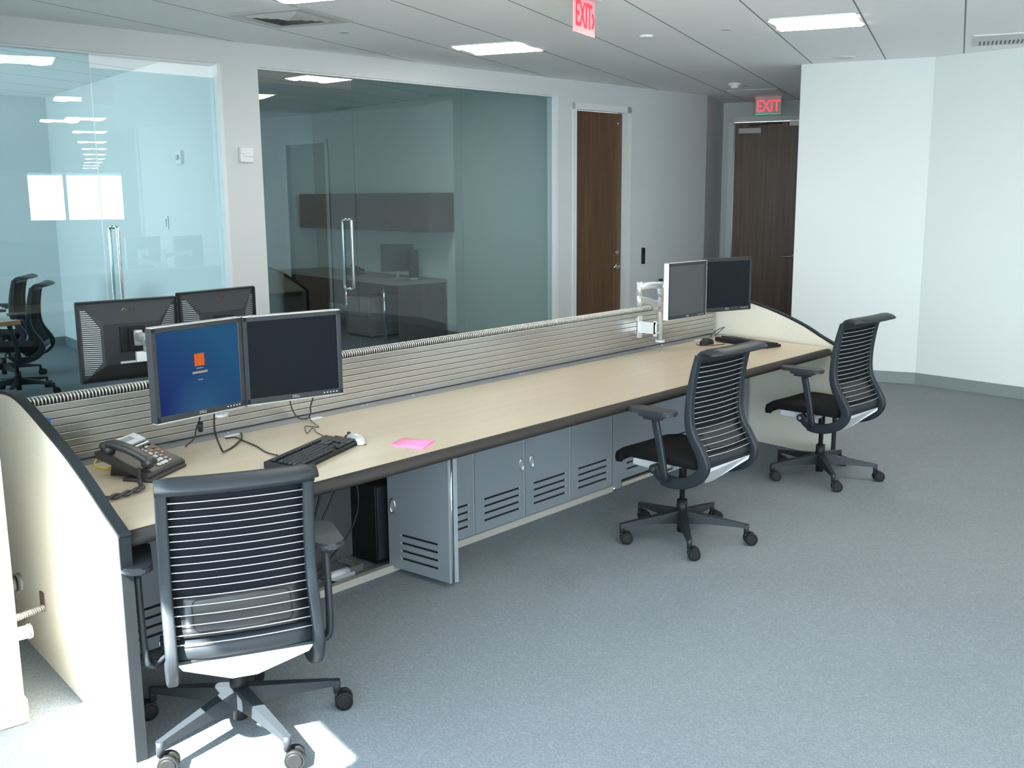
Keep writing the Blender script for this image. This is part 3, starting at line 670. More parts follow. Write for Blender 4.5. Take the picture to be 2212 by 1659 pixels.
# screen picture
m = mb('tablet'); m.bx(-.022, .022, .0035, .004, .186, .232); m.build('login_tile', so); m = mb('bar'); m.bx(-.034, .034, .0035, .004, .158, .166); m.bx(-.015, .015, .0035, .004, .176, .179)
m.bx(-.011, .011, .0035, .004, .132, .135); m.build('login_bar', so)
m = mb('swirl'); m.tube([(.02+.10*math.cos(a), .004, .165+.13*math.sin(a)) for a in [R(-75+k*7) for k in range(12)]], .0008, 4); m.build('screen_swirl', so)
for p in so.children: p.location = (0, 0, 0)
monitor((2.262, 3.415), (2.668, 3.326), .945, .343, 'screen', 'dark monitor right of the one with the blue login screen')
monitor((5.325, 3.472), (5.728, 3.450), .982, .344, 'screengrey', 'silver-edged monitor with grey screen left of its dark neighbour at the far end', side='white')
monitor((5.850, 3.545), (6.243, 3.415), .980, .342, 'screen', 'dark monitor nearest the far end panel, behind its silver-edged neighbour', rim='dark')
monitor((2.478, 4.28), (2.047, 4.352), .957, .346, 'screen', 'monitor seen from behind, larger, over the coil-topped screen', True, rim='dark')
monitor((2.932, 4.345), (2.502, 4.305), .965, .348, 'screen', 'monitor seen from behind, partly hidden by the two front monitors', True, rim='dark')

def arm(mast, zt, zb, links, label, yb=None):
    t = thing('monitor_bracket', label, 'monitor arm', (mast[0], mast[1], zb))
    m = mb('armsilver'); m.cyl((0, 0, 0), (0, 0, zt-zb), .0155, n=20); m.build('pole', t)
    m = mb('armsilver'); m.cyl((0, 0, -.004), (0, 0, .012), .032, n=24); m.build('foot', t)
    m = mb('black'); m.cyl((0, 0, zt-zb), (0, 0, zt-zb+.014), .017, .014, n=20); m.build('cap', t)
    sg = 1 if mast[1] < YM else -1; ys_ = (YM-.0065-mast[1]) if sg > 0 else (YM+.068-mast[1])
    m = mb('armsilver'); m.bx(-.078, -.030, ys_-sg*.008, ys_, .02, .165, .002); m.bx(-.060, -.050, 0, ys_-sg*.004, .055, .13); m.bx(-.060, 0, -.006, .006, .118, .132); m.bx(-.060, 0, -.006, .006, .055, .069); m.bx(-.060, -.050, -.012, .012, .04, .14, .002); m.build('clamp', t)
    for (z, pts) in links:
        P = [Vector(p)-Vector((mast[0], mast[1], zb)) for p in pts]
        m = mb('armsilver'); q0 = P[0]; m.cyl((q0.x, q0.y, q0.z-(.03 if q0.length_squared < 9e9 and abs(q0.x) < .01 else .055)), (q0.x, q0.y, q0.z+.03), .023 if abs(q0.x) < .01 else .0185, n=20)
        for k in range(len(P)-1):
            a, b = P[k], P[k+1]; mid = (a+b)/2+Vector((0, 0, .008))
            m.sweep(bez([a, mid, b], 6), rr(.042, .034, .011, 3), (0, 0, 1))
            m.cyl(b+Vector((0, 0, -.038)), b+Vector((0, 0, .028)), .0185, n=18)
        m.build('arm_link', t)
    return t
arm((5.643, 3.74, 0), 1.190, .792, [(1, [(5.643, 3.74, 1.02), (5.56, 3.72, 1.045), (5.375, 3.72, 1.09)]), (2, [(5.375, 3.72, 1.172), (5.50, 3.63, 1.172), (5.535, 3.55, 1.165)]), (3, [(5.643, 3.74, 1.12), (5.80, 3.66, 1.14), (6.03, 3.575, 1.145)])], 'silver monitor arm clamped to the slatted screen at the far end')
arm((2.345, 3.74, 0), 1.20, .842, [(1, [(2.345, 3.74, 1.08), (2.20, 3.62, 1.10), (2.055, 3.475, 1.11)]), (2, [(2.345, 3.74, 1.15), (2.42, 3.60, 1.13), (2.47, 3.465, 1.11)])], 'silver monitor arm behind the blue-screen monitor')
arm((2.22, 4.02, 0), 1.17, .79, [(1, [(2.22, 4.02, 1.105), (2.235, 4.10, 1.135), (2.248, 4.20, 1.152)]), (2, [(2.22, 4.02, 1.06), (2.45, 4.10, 1.10), (2.71, 4.22, 1.13)])], 'silver curved monitor arm holding the monitor seen from behind')

# ------------------------------------------------------------------ desk-top things
ZT_ = .7405
def cable(pts, label, m='cable', r=.0028, n=8, group='cables on the worktop'): return tag(mb(m).tube(bez(pts, n), r, 6).build('cable'), label, 'cable', group)
mA1 = cable([(2.055, 3.415, .96), (2.06, 3.43, .925), (2.085, 3.5, .87), (2.13, 3.6, .805), (2.175, 3.74, .746), (2.19, 3.755, .745)], 'black monitor cable hanging just above the telephone', r=.0032)
tag(mb('black').cyl((2.062, 3.432, .905), (2.072, 3.45, .872), .010, n=12).build('cable_plug'), 'black cable plug below the blue-screen monitor', 'plug')
cable([(2.13, 3.43, .96), (2.135, 3.45, .92), (2.165, 3.5, .84), (2.19, 3.50, .765), (2.232, 3.545, .7445), (2.303, 3.589, .7445), (2.40, 3.68, .746), (2.455, 3.765, .746)], 'thick black cable curling over the worktop by the blue-screen monitor', r=.004)
cable([(2.36, 3.74, .7435), (2.40, 3.722, .7435), (2.385, 3.64, .7435), (2.364, 3.516, .7435), (2.33, 3.40, .7435), (2.325, 3.32, .746)], 'thin black cord running to the near keyboard')
cable([(2.475, 3.41, .96), (2.476, 3.43, .93), (2.56, 3.53, .86), (2.68, 3.66, .79), (2.79, 3.765, .752), (2.83, 3.79, .746)], 'black cable hanging left under the dark near monitor', r=.003)
cable([(2.592, 3.40, .965), (2.594, 3.43, .925), (2.66, 3.54, .86), (2.75, 3.66, .80), (2.80, 3.74, .765), (2.835, 3.782, .746)], 'black cable hanging right under the dark near monitor', r=.0035)
cable([(2.835, 3.785, .746), (2.80, 3.72, .744), (2.752, 3.608, .7435), (2.735, 3.64, .7435), (2.72, 3.665, .7435), (2.66, 3.58, .7435), (2.647, 3.55, .7435), (2.717, 3.605, .746), (2.68, 3.53, .7435), (2.657, 3.44, .7435), (2.664, 3.37, .748)], 'thin zigzag cord of the silver mouse', r=.0018, n=5)
cable([(1.883, 3.80, .80), (1.86, 3.80, .775), (1.81, 3.78, .75), (1.776, 3.708, .746), (1.795, 3.644, .748), (1.845, 3.72, .765), (1.862, 3.79, .79), (1.84, 3.80, .80)], 'bright yellow cable loop behind the telephone', 'yellow', .0032)
cable([(6.30, 3.72, .760), (6.36, 3.70, .80), (6.33, 3.66, .825), (6.24, 3.66, .815), (6.20, 3.69, .775), (6.26, 3.71, .752)], 'black cord loop rising beside the far keyboard')
cable([(6.20, 3.58, .7435), (6.10, 3.53, .7435), (5.98, 3.57, .7435), (5.95, 3.63, .7435), (6.0, 3.68, .7435)], 'black cord lying around the far mouse')

# telephone
t = thing('telephone', 'dark grey desk telephone with pale keys and display', 'telephone', (1.862, 3.525, ZT_), R(29))
wP, dP_ = .245, .215
m = mb('phone'); m.prism([(-dP_/2, .004), (-dP_/2, .018), (-dP_/2+.01, .026), (dP_/2-.01, .105), (dP_/2, .10), (dP_/2, .078), (-dP_/2+.02, .004)], 'x', -wP/2, wP/2); m.prism([(-.06, .0), (.02, .05), (.07, .07), (.085, .0)], 'x', -wP/2+.05, wP/2-.03)
m.build('body', t)
m = mb('phone'); m.bx(-wP/2-.015, wP/2-.02, -dP_/2-.018, -dP_/2+.10, .0, .012, .004); m.build('stand', t)
sl = math.atan2(.079, dP_-.02)
def onph(x, y, h=.0): return (x, y, .026+(y+dP_/2-.01)*math.tan(sl)+h)
rotp = Matrix.Rotation(sl, 3, 'X')
hs = mb('phone')
pth = [(-.085, -.098, .055), (-.085, -.080, .074), (-.085, -.035, .098), (-.085, .02, .117), (-.085, .065, .125), (-.085, .090, .112)]
hs.sweep(bez(pth, 6), rr(.058, .026, .011, 3), (1, 0, 0), scales=[(1.0, 1.25) if (k < 5 or k > 26) else (.86, .95) for k in range(31)])
hs.sph((-.085, -.083, .058), (.055, .05, .04)); hs.sph((-.085, .074, .102), (.058, .05, .045)); hs.build('handset', t)
m = mb('greyplate'); m.box(onph(.042, .078, .006), (.16, .056, .012), rotp, .004); m.build('display_housing', t)
m = mb('lcd'); m.box(onph(.032, .080, .0128), (.085, .024, .002), rotp); m.build('display', t)
m = mb('white'); m.box(onph(.045, .042, .003), (.15, .006, .004), rotp); m.build('key_strip', t)
for k in range(5): mb('black').box(onph(-.016+k*.030, .030, .002), (.016, .007, .004), rotp).build('soft_key', t)
for r_ in range(4):
    for c_ in range(3): mb('key').box(onph(-.012+c_*.023, -.018-r_*.021, .003), (.019, .015, .006), rotp, .003).build('number_key', t)
for k, (x, y) in enumerate([(.0, .012), (.022, .014), (.006, -.0), (.026, .002)]): mb('key').box(onph(x+.012, y, .003), (.014, .010, .005), rotp, .003).build('arrow_key', t)
mb('key').box(onph(.072, .02, .003), (.020, .009, .005), rotp, .002).build('menu_key', t)
for k in range(2): mb('key').box(onph(-.042, -.006-k*.024, .003), (.014, .009, .005), rotp, .002).build('menu_key', t)
for k, mm in enumerate(('orange', 'steel2', 'steel2', 'steel2', 'steel2')): mb(mm).box(onph(.063, -.006-k*.019, .002), (.017, .007, .005), rotp, .002).build('line_key', t)
for k, mm in enumerate(('red', 'orange', 'orange')): mb(mm).box(onph(.094, .004-k*.018, .002), (.018 if k == 0 else .013, .007, .005), rotp, .002).build('call_key', t)
# coiled handset cord, bunched
m = mb('phone')
cp = bez([(1.788, 3.405, .785), (1.765, 3.365, .755), (1.745, 3.325, .7515), (1.735, 3.285, .7515), (1.69, 3.262, .7515), (1.64, 3.250, .7515), (1.59, 3.247, .7515), (1.557, 3.242, .7515)], 10)
for ph_ in (0, math.pi):
    P = []
    for k, p in enumerate(cp):
        a = k*.36+ph_; sc_ = .009*min(1, k/12); P.append((p.x+sc_*math.cos(a)*.3, p.y+sc_*math.cos(a), p.z+sc_*.45*math.sin(a)+.003))
    m.tube(P, .0062, 8)
o = m.build('coiled_cable'); o2 = o
tag(o, 'twisted dark telephone cord lying on the worktop by the end panel', 'cord')

def keyboard(loc, rz, label):
    t = thing('keyboard', label, 'keyboard', loc, rz, 'black keyboards')
    m = mb('black'); m.prism([(-.077, .0), (-.080, .012), (-.076, .018), (.070, .032), (.078, .028), (.078, .004)], 'x', -.225, .225); m.build('body', t)
    sl = math.atan2(.014, .146); rk = Matrix.Rotation(sl, 3, 'X')
    m = mb('dark')
    def key(x, y, w=.0165): m.box((x, y, .0225+(y+.077)*.096), (w, .0160, .008), rk, .002, 1)
    rows = [(-.062, [.026, .022, .022, .11, .022, .022, .026]), (-.043, None), (-.024, None), (-.005, None), (.014, None)]
    xs = -.212
    for y, spec in rows:
        x = xs
        if spec:
            for w in spec: key(x+w/2, y, w-.003); x += w+.0012
        else:
            for k in range(15): key(xs+.0095+k*.0188, y)
    for g in range(13): key(xs+.0095+g*.0217, .046)
    for c_ in range(3):
        for y in (.014, -.005, .046): key(.090+c_*.019, y)
    key(.109, -.043); [key(.090+c_*.019, -.062) for c_ in range(3)]
    for c_ in range(4):
        for y in (.014, -.005, -.024, -.043, -.062): key(.156+c_*.019, y)
    m.build('keys', t); return t
keyboard((2.415, 3.212, ZT_), R(22), 'black keyboard beside the silver mouse behind the nearest chair')
keyboard((6.215, 3.415, ZT_), R(76), 'black keyboard near the far end panel behind the middle chair')
def mouse(loc, rz, label, top, L=.12):
    t = thing('computer_mouse', label, 'mouse', loc, rz, 'computer mice')
    rows = []
    for i in range(11):
        v = i/10; y = -L/2+L*v; wv = .032*math.sin(math.pi*min(1, .08+v*.86))**.45; hv = .040*math.sin(math.pi*(.10+.78*v**.85))**.7*(.12 if i in (0, 10) else 1); wv *= .55 if i in (0, 10) else 1
        rows.append([(wv*math.cos(R(180-a*18)), y, .002+hv*max(0, math.sin(R(a*18)))**.8) for a in range(11)])
    m = mb(top).grid(rows); fs = m.bm.faces[:]
    for f in fs:
        if f.calc_center_median().y > L*.16: f.material_index = 1
    m.mats.append(M['black']); m.mat(M['black'])
    m.bm.faces.new([m.bm.verts.new((.033*math.cos(R(k*20)), (L/2)*math.sin(R(k*20)), .002)) for k in range(18)]).material_index = 1
    m.build('shell', t)
    mb('dark').cyl((-.004, L*.27, .036), (.004, L*.27, .036), .008, n=14).build('scroll_wheel', t)
    return t
mouse((2.668, 3.262, ZT_), R(4), 'silver and black mouse at the end of the near keyboard', 'silver')
mouse((6.04, 3.625, ZT_), R(80), 'all-black mouse at the back of the worktop near the far keyboard', 'black')
t = thing('sticky_note_pad', 'pink sticky notes lying on the worktop right of the mouse', 'sticky notes', (2.815, 3.065, ZT_))
m = mb('pink'); m.prism([(-.080, .055), (.032, .099), (.085, -.042), (-.044, -.108)], 'z', 0, .003); m.build('pad', t)
m = mb('pink'); rows = []
for i in range(7):
    u = i/6; rows.append([(-.080+.112*u, .055+.044*u, .0035), (-.062+.120*u, .0-.0+.028*u, .0035), (-.046+.128*u, -.100+.058*u, .004+.006*u*u)])
m.grid(rows, .0004).build('curled_note', t)

# ------------------------------------------------------------------ chairs
PROF = [(.013, .388), (-.020, .352), (-.062, .338), (-.120, .337), (-.180, .352), (-.232, .380), (-.264, .420), (-.268, .462), (-.240, .520), (-.205, .575), (-.183, .635), (-.178, .705), (-.184, .79), (-.200, .885), (-.222, .975)]
def prof_at(z):
    for (y0, z0), (y1_, z1) in zip(PROF[7:], PROF[8:]):
        if z0 <= z <= z1: return y0+(y1_-y0)*(z-z0)/(z1-z0)
    return PROF[-1][0]
def chair(loc, rz, phase, label, dz=0, wires=True, group='office chairs at the bench', base_off=(0, 0), cast=None):
    t = thing('office_chair', label, 'chair', (loc[0], loc[1], 0), rz, group)
    D = Vector((0, 0, dz))
    ux = .220
    for s in (-1, 1):
        m = mb('bluegrey'); n = 6; P = bez([(s*ux*(1.0 if z < .6 else 1-.03*(z-.6)), y, z+dz) for y, z in PROF], n)
        L = len(P); sc = []
        for k in range(L):
            u = k/(L-1); dpt = .85 if u < .1 else (1.3 if u < .5 else 1.3-.7*(u-.5)/.5); sc.append((1, dpt))
        m.sweep(P, rr(.036, .044, .008, 3), (1, 0, 0), scales=sc); m.cyl((s*(ux-.02), .013, .388+dz), (s*(ux+.022), .013, .388+dz), .024, n=18)
        m.mat(M['chrome']).cyl((s*(ux+.022), .013, .388+dz), (s*(ux+.027), .013, .388+dz), .010, n=12)
        m.build('back_upright', t)
    # top bar with backward-curling lip
    pr = [(y, z+.020) for y, z in [(-.214, .925), (-.222, .955), (-.232, .975), (-.250, .988), (-.285, .992), (-.322, .984), (-.345, .970), (-.343, .962), (-.318, .972), (-.280, .978), (-.252, .972), (-.240, .955), (-.236, .925)]]
    m = mb('bluegrey'); nx = 14; rows = []
    for i in range(nx+1):
        u = -1+2*i/nx; e = (1-abs(u)**12*.30); bow = -.030*(1-u*u)
        rows.append([(u*(ux+.016), -.222+(y+.222)*e+(bow*.6 if True else 0)*(1 if z > .9 else 1), .945+(z-.945)*(.55+.45*e)+dz) for y, z in pr])
    V = [[m.bm.verts.new(p) for p in r] for r in rows]
    for i in range(nx):
        for j in range(len(pr)): jj = (j+1) % len(pr); f = m.bm.faces.new((V[i][j], V[i][jj], V[i+1][jj], V[i+1][j])); f.smooth = True
    m.bm.faces.new(V[0]); m.bm.faces.new(V[-1][::-1]); m.build('top_bar', t)
    # back sheet
    def sheet(name, mat_, z0, z1, offy, half, bowd, nz=14):
        rows = []
        for i in range(nz+1):
            z = z0+(z1-z0)*i/nz; rows.append([(half*(-1+2*j/8), prof_at(z)+offy+bowd*(1-(-1+2*j/8)**2), z+dz) for j in range(9)])
        return mb(mat_).grid(rows, .003).build(name, t)
    sheet('back_fabric', 'knit', .50, .962, .012 if wires else .0, ux-.012, -.015 if wires else -.03)
    if wires:
        for k in range(19):
            z = .488+k*(.942-.488)/18; P = []
            for j in range(11):
                u = -1+2*j/10; P.append((u*(ux-.010), prof_at(z)-.007-.017*(1-u*u), z+dz))
            mb('wire').tube(P, .0016, 6).build('back_wire', t)
        # lumbar pad
        m = mb('lumbar'); rows = []
        for i in range(7):
            z = .50+.115*i/6; rows.append([((ux-.03)*(-1+2*j/10), prof_at(z)+.006-.015*(1-(-1+2*j/10)**2), z+dz) for j in range(11)])
        m.grid(rows, .003); m.mat(M['black'])
        P = []
        for (x, z) in rr(.30, .085, .02, 5, 0, .557):
            u = x/(ux-.03); P.append((x, prof_at(z)+.002-.015*(1-u*u), z+dz))
        m.tube(P, .0016, 5, True); m.build('lumbar_pad', t)
    # lower back shell under the wires
    m = mb('bluegrey'); rows = []
    for i, (y, z) in enumerate([(-.236, .498), (-.258, .474), (-.264, .452), (-.256, .436), (-.240, .430)]):
        rows.append([((ux-.012)*(-1+2*j/8), y-.016*(1-(-1+2*j/8)**2), z+dz) for j in range(9)])
    m.grid(rows, .006).build('lower_shell', t)
    # seat cushion
    m = mb('fabric'); rows = []
    for (y, z, hw) in [(-.225, .452, .195), (-.200, .466, .212), (-.12, .470, .222), (0, .470, .228), (.10, .474, .230), (.18, .474, .228), (.235, .464, .222), (.268, .444, .212), (.278, .420, .204), (.276, .396, .200)]:
        rows.append([(hw*math.sin(R(-90+180*j/12)), y, z-.020*abs(-1+2*j/12)**4-.010*(1-abs(-1+2*j/12)**2)+dz) for j in range(13)])
    m.grid(rows, .042).build('seat', t)
    m = mb('black'); m.bx(-.18, .18, -.19, .225, .405+dz, .428+dz, .008); m.build('seat_pan', t)
    m = mb('greyplate'); m.box((0, .095, .385+dz), (.32, .21, .052), Matrix.Rotation(.06, 3, 'X'), .008); m.build('tilt_housing', t)
    m = mb('chrome'); m.bx(-.215, .215, -.030, .040, .372+dz, .384+dz); m.build('cross_beam', t)
    # pale tension plate
    m = mb('greyplate'); a = [(-.205, -.262, .424), (.205, -.262, .424), (.190, -.262, .404), (.040, -.160, .306), (-.040, -.160, .306), (-.190, -.262, .404)]
    va = [m.bm.verts.new(Vector(p)+D) for p in a]; vb = [m.bm.verts.new(Vector((p[0], p[1]+.010, p[2]+.004))+D) for p in a]
    m.bm.faces.new(va); m.bm.faces.new(vb[::-1]); [m.bm.faces.new((va[i], vb[i], vb[(i+1) % 6], va[(i+1) % 6])) for i in range(6)]
    for sx in (.014, -.014): m.cyl((0.0, -.222-sx*.87, .377+sx+dz), (0.0, -.226-sx*.87, .373+sx+dz), .006, n=12)
    m.mi = 0; m.build('tension_plate', t)
    m = mb('bluegrey'); m.bx(-.215, .215, -.262, -.250, .422+dz, .434+dz, .003); m.build('lower_rod', t)
    # arms
    for s in (-1, 1):
        m = mb('bluegrey'); P = bez([(s*.235, -.060, .372+dz), (s*.262, -.078, .360+dz), (s*.284, -.088, .372+dz), (s*.292, -.086, .41+dz), (s*.295, -.066, .52+dz), (s*.297, -.036, .655+dz)], 6)
        m.sweep(P, rr(.022, .036, .008, 3), (1, 0, 0), scales=[(1, .8)]*12+[(1, 1.1)]*(len(P)-12))
        m.build('arm_post', t)
        m = mb('dark'); m.bx(s*.30-.028, s*.30+.028, -.095, .045, .668+dz, .684+dz, .004); m.prism([(s*.30-.02, .655+dz), (s*.30+.02, .655+dz), (s*.30+.028, .67+dz), (s*.30-.028, .67+dz)], 'y', -.07, .02)
        for v in m.bm.verts: pass
        m.build('arm_bracket', t)
        m = mb('dark'); pad = [(x+s*.297, y-.020) for x, y in rr(.094, .262, .034, 5)]; m.prism(pad, 'z', .684+dz, .706+dz)
        es = [e for e in m.bm.edges if abs(e.verts[0].co.z-e.verts[1].co.z) < 1e-5]; bmesh.ops.bevel(m.bm, geom=es, offset=.006, segments=2, affect='EDGES'); m.build('armrest', t)
    # column and base
    bo = Vector((base_off[0], base_off[1], 0))
    m = mb('black'); m.cyl(bo+Vector((0, 0, .19)), bo+Vector((0, 0, .385+dz)), .014, n=18); m.cyl(bo+Vector((0, 0, .30)), bo+Vector((0, 0, .385+dz)), .020, n=18); m.build('gas_column', t)
    m = mb('black'); m.cyl(bo+Vector((0, 0, .125)), bo+Vector((0, 0, .205)), .030, .027, n=22); m.cyl(bo+Vector((0, 0, .035)), bo+Vector((0, 0, .13)), .024, n=22); m.build('base_hub', t)
    for k in range(5):
        a = R(phase+72*k)-rz; u = Vector((math.cos(a), math.sin(a), 0)); v = Vector((-u.y, u.x, 0)); Lr = .332
        m = mb('bluegrey')
        S = [(.022, .150, .085, .026), (.15, .132, .092, .021), (.295, .112, .090, .015), (Lr, .106, .086, .013)]
        rings = []
        for (r_, zt, zb, hw) in S: rings.append([m.bm.verts.new(bo+u*r_+v*q+Vector((0, 0, z))) for q, z in ((-hw*.8, zt), (hw*.8, zt), (hw, zb), (-hw, zb))])
        for A_, B_ in zip(rings, rings[1:]):
            for j in range(4): m.bm.faces.new((A_[j], A_[(j+1) % 4], B_[(j+1) % 4], B_[j]))
        m.bm.faces.new(rings[0]); m.bm.faces.new(rings[-1][::-1])
        m.cyl(bo+u*(Lr-.004)+Vector((0, 0, .058)), bo+u*(Lr-.004)+Vector((0, 0, .106)), .013, n=14)
        leg = m.build('base_leg', t)
        ca = (cast[k] if cast else (a+rz+R(35+random.uniform(-30, 30))))-rz
        cd = Vector((math.cos(ca), math.sin(ca), 0)); cv = Vector((-cd.y, cd.x, 0)); cc = bo+u*(Lr-.004)+cd*.022+Vector((0, 0, .0315))
        m = mb('black')
        for s in (-1, 1): m.cyl(cc+cv*s*.006, cc+cv*s*.026, .0315, n=26); m.cyl(cc+cv*s*.026, cc+cv*s*.028, .026, .022, n=26)
        m.mat(M['dark']).cyl(cc+cv*-.006, cc+cv*.006, .024, n=20); m.cyl(bo+u*(Lr-.004)+Vector((0, 0, .03)), bo+u*(Lr-.004)+Vector((0, 0, .064)), .009, n=10)
        m.build('caster', leg)
    return t
chair((1.787, 2.828), R(-26.9), 190, 'black office chair nearest the camera beside the sunlit end panel', dz=-.062, base_off=(-.008, -.02), cast=[R(320), R(318), R(322), R(200), R(170)])
chair((4.375, 2.745), R(-2), 147, 'black office chair in the middle of the bench before the vented cabinets', dz=.022, cast=[R(312), R(308), R(315), R(330), R(320)])
chair((5.925, 2.725), R(-3.5), 147, 'black office chair at the far end panel of the bench', dz=.022, cast=[R(310), R(305), R(312), R(330), R(300)])
pc = W(3.60, 9.60); chair((pc.x, pc.y), R(55), 20, 'dark office chair in the glass room, nearer the glass, at the meeting table', wires=False, group='chairs in the glass meeting room')
pc = W(3.85, 10.60); chair((pc.x, pc.y), R(52), 50, 'dark office chair in the glass room, behind the other one', wires=False, group='chairs in the glass meeting room')

# ------------------------------------------------------------------ meeting table and room B furniture
t = thing('meeting_table', 'meeting table with orange-brown wood edge in the left glass room', 'table', W(2.35, 9.3), AW+R(14))
m = mb('tabletop'); m.bx(-1.4, .92, -.62, .62, .715, .745, .004); m.build('tabletop', t); m = mb('wood_edge'); m.bx(.92, .932, -.62, .62, .71, .745); m.bx(-1.4, .932, -.632, -.62, .71, .745); m.build('edge_band', t)
for x in (-1.0, .3):
    m = mb('dark'); m.bx(x-.03, x+.03, -.3, .3, .0, .04, .004); m.cyl((x, 0, .04), (x, 0, .715), .04); m.build('leg', t)
ub = W(8.35, F1); sB = AW+math.atan2(12.45-F1, .67)
t = thing('overhead_cabinet', 'long dark brown overhead cabinet on the side wall of the dim glass room', 'cabinet', W(8.575, 9.08, 0), sB)
m = mb('brown'); m.bx(0, 3.15, 0, .36, 1.315, 1.775, .003); m.build('body', t)
for k in range(4): mb('brown').bx(.01+k*.785, .785*(k+1)-.004, .36, .378, 1.32, 1.77, .002).build('door', t)
t = thing('side_desk', 'grey-brown desk along the side wall of the dim glass room', 'desk', W(8.60, 9.25, 0), sB)
m = mb('deskgrey'); m.bx(0, 2.95, 0.01, .74, .70, .74, .003); m.build('top', t); m = mb('brown'); m.bx(0, .025, .02, .70, 0, .70); m.bx(2.9, 2.925, .02, .70, 0, .70); m.bx(0.02, 2.9, .02, .05, .25, .70); m.build('panel', t)
for x in (.35, 1.25): mb('chrome').cyl((x, .68, 0), (x, .68, .70), .022, n=14).build('leg', t)
t = thing('pedestal_drawer', 'low grey drawer pedestal under the desk in the dim glass room', 'pedestal', W(8.62, 9.95, 0), sB)
m = mb('deskgrey'); m.bx(0, .5, .06, .62, .02, .50, .004); m.build('body', t); mb('deskgrey').bx(.01, .49, .62, .636, .04, .25, .002).build('drawer', t); mb('deskgrey').bx(.01, .49, .62, .636, .26, .48, .002).build('drawer', t)
t = thing('monitor', 'dark monitor standing on the desk in the dim glass room', 'monitor', W(8.25, 9.75, .742), sB+R(60))
mb('dark').bx(-.2, .2, -.02, .02, .09, .42, .004).build('screen_shell', t); mb('silver').cyl((0, 0, .01), (0, 0, .12), .02).build('stand', t); mb('silver').cyl((0, 0, 0), (0, 0, .01), .10).build('foot', t)
t = thing('desk_speaker', 'slim dark speaker right of the monitor in the dim glass room', 'speaker', W(8.22, 9.42, .742), sB)
mb('dark').bx(-.04, .04, -.05, .05, .03, .36, .008).build('cabinet_shell', t); mb('silver').cyl((0, 0, 0), (0, 0, .03), .05).build('foot', t)
t = thing('telephone', 'small dark telephone on the desk in the dim glass room', 'telephone', W(8.33, 10.7, .742), sB)
m = mb('phone'); m.prism([(-.1, 0), (-.1, .02), (.1, .10), (.1, 0)], 'x', -.11, .11); m.build('body', t); mb('phone').box((-.07, 0, .09), (.05, .20, .035), Matrix.Rotation(.38, 3, 'X'), .01).build('handset', t)
# ------------------------------------------------------------------ casing at the left edge
t = thing('window_casing', 'white boxed pier casing with grey plinth at the left picture edge', 'casing', (1.312, 3.392, 0), R(-8.4))
m = mb('white'); m.bx(-.78, 0, 0, .9, .085, 2.9, .012); m.build('body', t); m = mb('rail'); m.bx(-.785, .007, -.007, .9, 0, .085, .006); m.build('plinth', t)
m = mb('silver'); m.cyl((-.5, -.05, .335), (.02, -.04, .335), .022, n=20); m.cyl((-.1, -.05, .345), (-.1, .01, .345), .012); m.mat(M['chrome']).cyl((.02, -.04, .335), (.03, -.04, .335), .025, n=20); m.build('pipe', t)
m = mb('black'); m.cyl((0, .10, .46), (.03, .10, .46), .028, n=18); m.cyl((.03, .10, .46), (.045, .10, .46), .034, n=18); m.build('socket', t)
m = mb('alu'); P = []
a = Vector((1.345, 3.55, .31)); b = Vector((1.556, 3.76, .235))
for k in range(12*16+1):
    u = k/(12*16); c_ = a.lerp(b, u); an = 2*math.pi*k/12; P.append((c_.x, c_.y+.010*math.cos(an), c_.z+.010*math.sin(an)))
m.tube(P, .0038, 5); m.mat(M['brown']).box((1.558, 3.775, .262), (.006, .035, .06)); tag(m.build('flexible_conduit'), 'ribbed metal conduit running into the sunlit end panel', 'conduit')

# ------------------------------------------------------------------ light
wd = bpy.data.worlds.new('sky'); SC.world = wd; wd.use_nodes = True; t = wd.node_tree; t.nodes.clear()
o = t.nodes.new('ShaderNodeOutputWorld'); bg = t.nodes.new('ShaderNodeBackground'); tc = t.nodes.new('ShaderNodeTexCoord'); sp = t.nodes.new('ShaderNodeSeparateXYZ')
rp = t.nodes.new('ShaderNodeValToRGB'); rp.color_ramp.elements[0].position = .46; rp.color_ramp.elements[0].color = (1.05, 1.17, 1.18, 1)
rp.color_ramp.elements[1].position = .505; rp.color_ramp.elements[1].color = (1.15, 1.36, 1.44, 1); e = rp.color_ramp.elements.new(.85); e.color = (.5, .75, 1.0, 1)
ma = t.nodes.new('ShaderNodeMapRange'); ma.inputs['From Min'].default_value = -1; t.links.new(tc.outputs['Generated'], sp.inputs[0]); t.links.new(sp.outputs['Z'], ma.inputs[0]); t.links.new(ma.outputs[0], rp.inputs[0])
t.links.new(rp.outputs[0], bg.inputs[0]); bg.inputs[1].default_value = 5.0; t.links.new(bg.outputs[0], o.inputs[0])
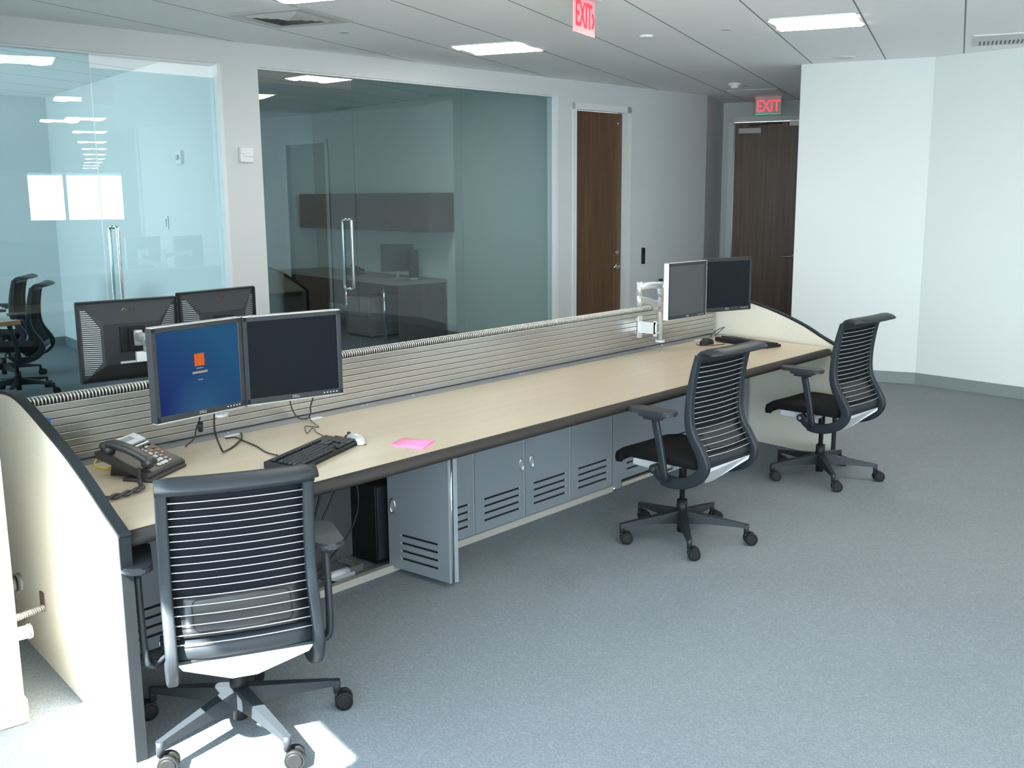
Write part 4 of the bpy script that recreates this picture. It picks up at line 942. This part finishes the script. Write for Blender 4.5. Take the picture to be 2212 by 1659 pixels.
def portal(c, sx, sy, direction):
    l = bpy.data.lights.new('window_portal', 'AREA'); l.shape = 'RECTANGLE'; l.size = sx; l.size_y = sy; l.cycles.is_portal = True
    ob = bpy.data.objects.new('window_portal', l); COL.objects.link(ob); ob.location = c; ob.rotation_euler = Vector(direction).to_track_quat('-Z', 'Y').to_euler(); return ob
nin = Vector((dP.y, -dP.x, 0))
q = pw(-15)-Vector((nin.x, nin.y))*.2; portal((q.x, q.y, 1.71), 30.5, 1.9, nin)
q = W(-1.25, 9.8, 1.7); portal(q, 5.2, 1.9, W(1, 0, 0))
sl_ = bpy.data.lights.new('sun', 'SUN'); sl_.energy = 36; sl_.angle = R(1.2); sl_.color = (1, .96, .88)
so_ = bpy.data.objects.new('sun', sl_); COL.objects.link(so_)
az, el = R(6.4), R(47)
so_.rotation_euler = Vector((math.cos(az)*math.cos(el), math.sin(az)*math.cos(el), -math.sin(el))).to_track_quat('-Z', 'Y').to_euler()

# ------------------------------------------------------------------ camera
cd = bpy.data.cameras.new('camera'); cam = bpy.data.objects.new('camera', cd); COL.objects.link(cam); SC.camera = cam
cd.sensor_fit = 'HORIZONTAL'; cd.sensor_width = 36; cd.lens = 36*2226.4/2212; cd.clip_start = .05; cd.clip_end = 300
pi_, ro_, AZ = R(10.427), R(-.4653), R(41.784)
a = math.pi/2-pi_
Rx = Matrix.Rotation(a, 3, 'X'); Rz = Matrix.Rotation(ro_, 3, 'Z')
Aw = Matrix(((math.sin(AZ), math.cos(AZ), 0), (math.sin(AZ-math.pi/2), math.cos(AZ-math.pi/2), 0), (0, 0, 1)))
cam.matrix_world = Matrix.Translation((0, 0, 1.75)) @ (Aw @ Rx @ Rz).to_4x4()
SC.view_settings.view_transform = 'Standard'; SC.view_settings.look = 'None'; SC.view_settings.gamma = 1; SC.view_settings.use_curve_mapping = False
SC.view_settings.exposure = 1.33
SC.cycles.max_bounces = 8; SC.cycles.transparent_max_bounces = 16; SC.cycles.use_denoising = True
SC.cycles.sample_clamp_indirect = 8
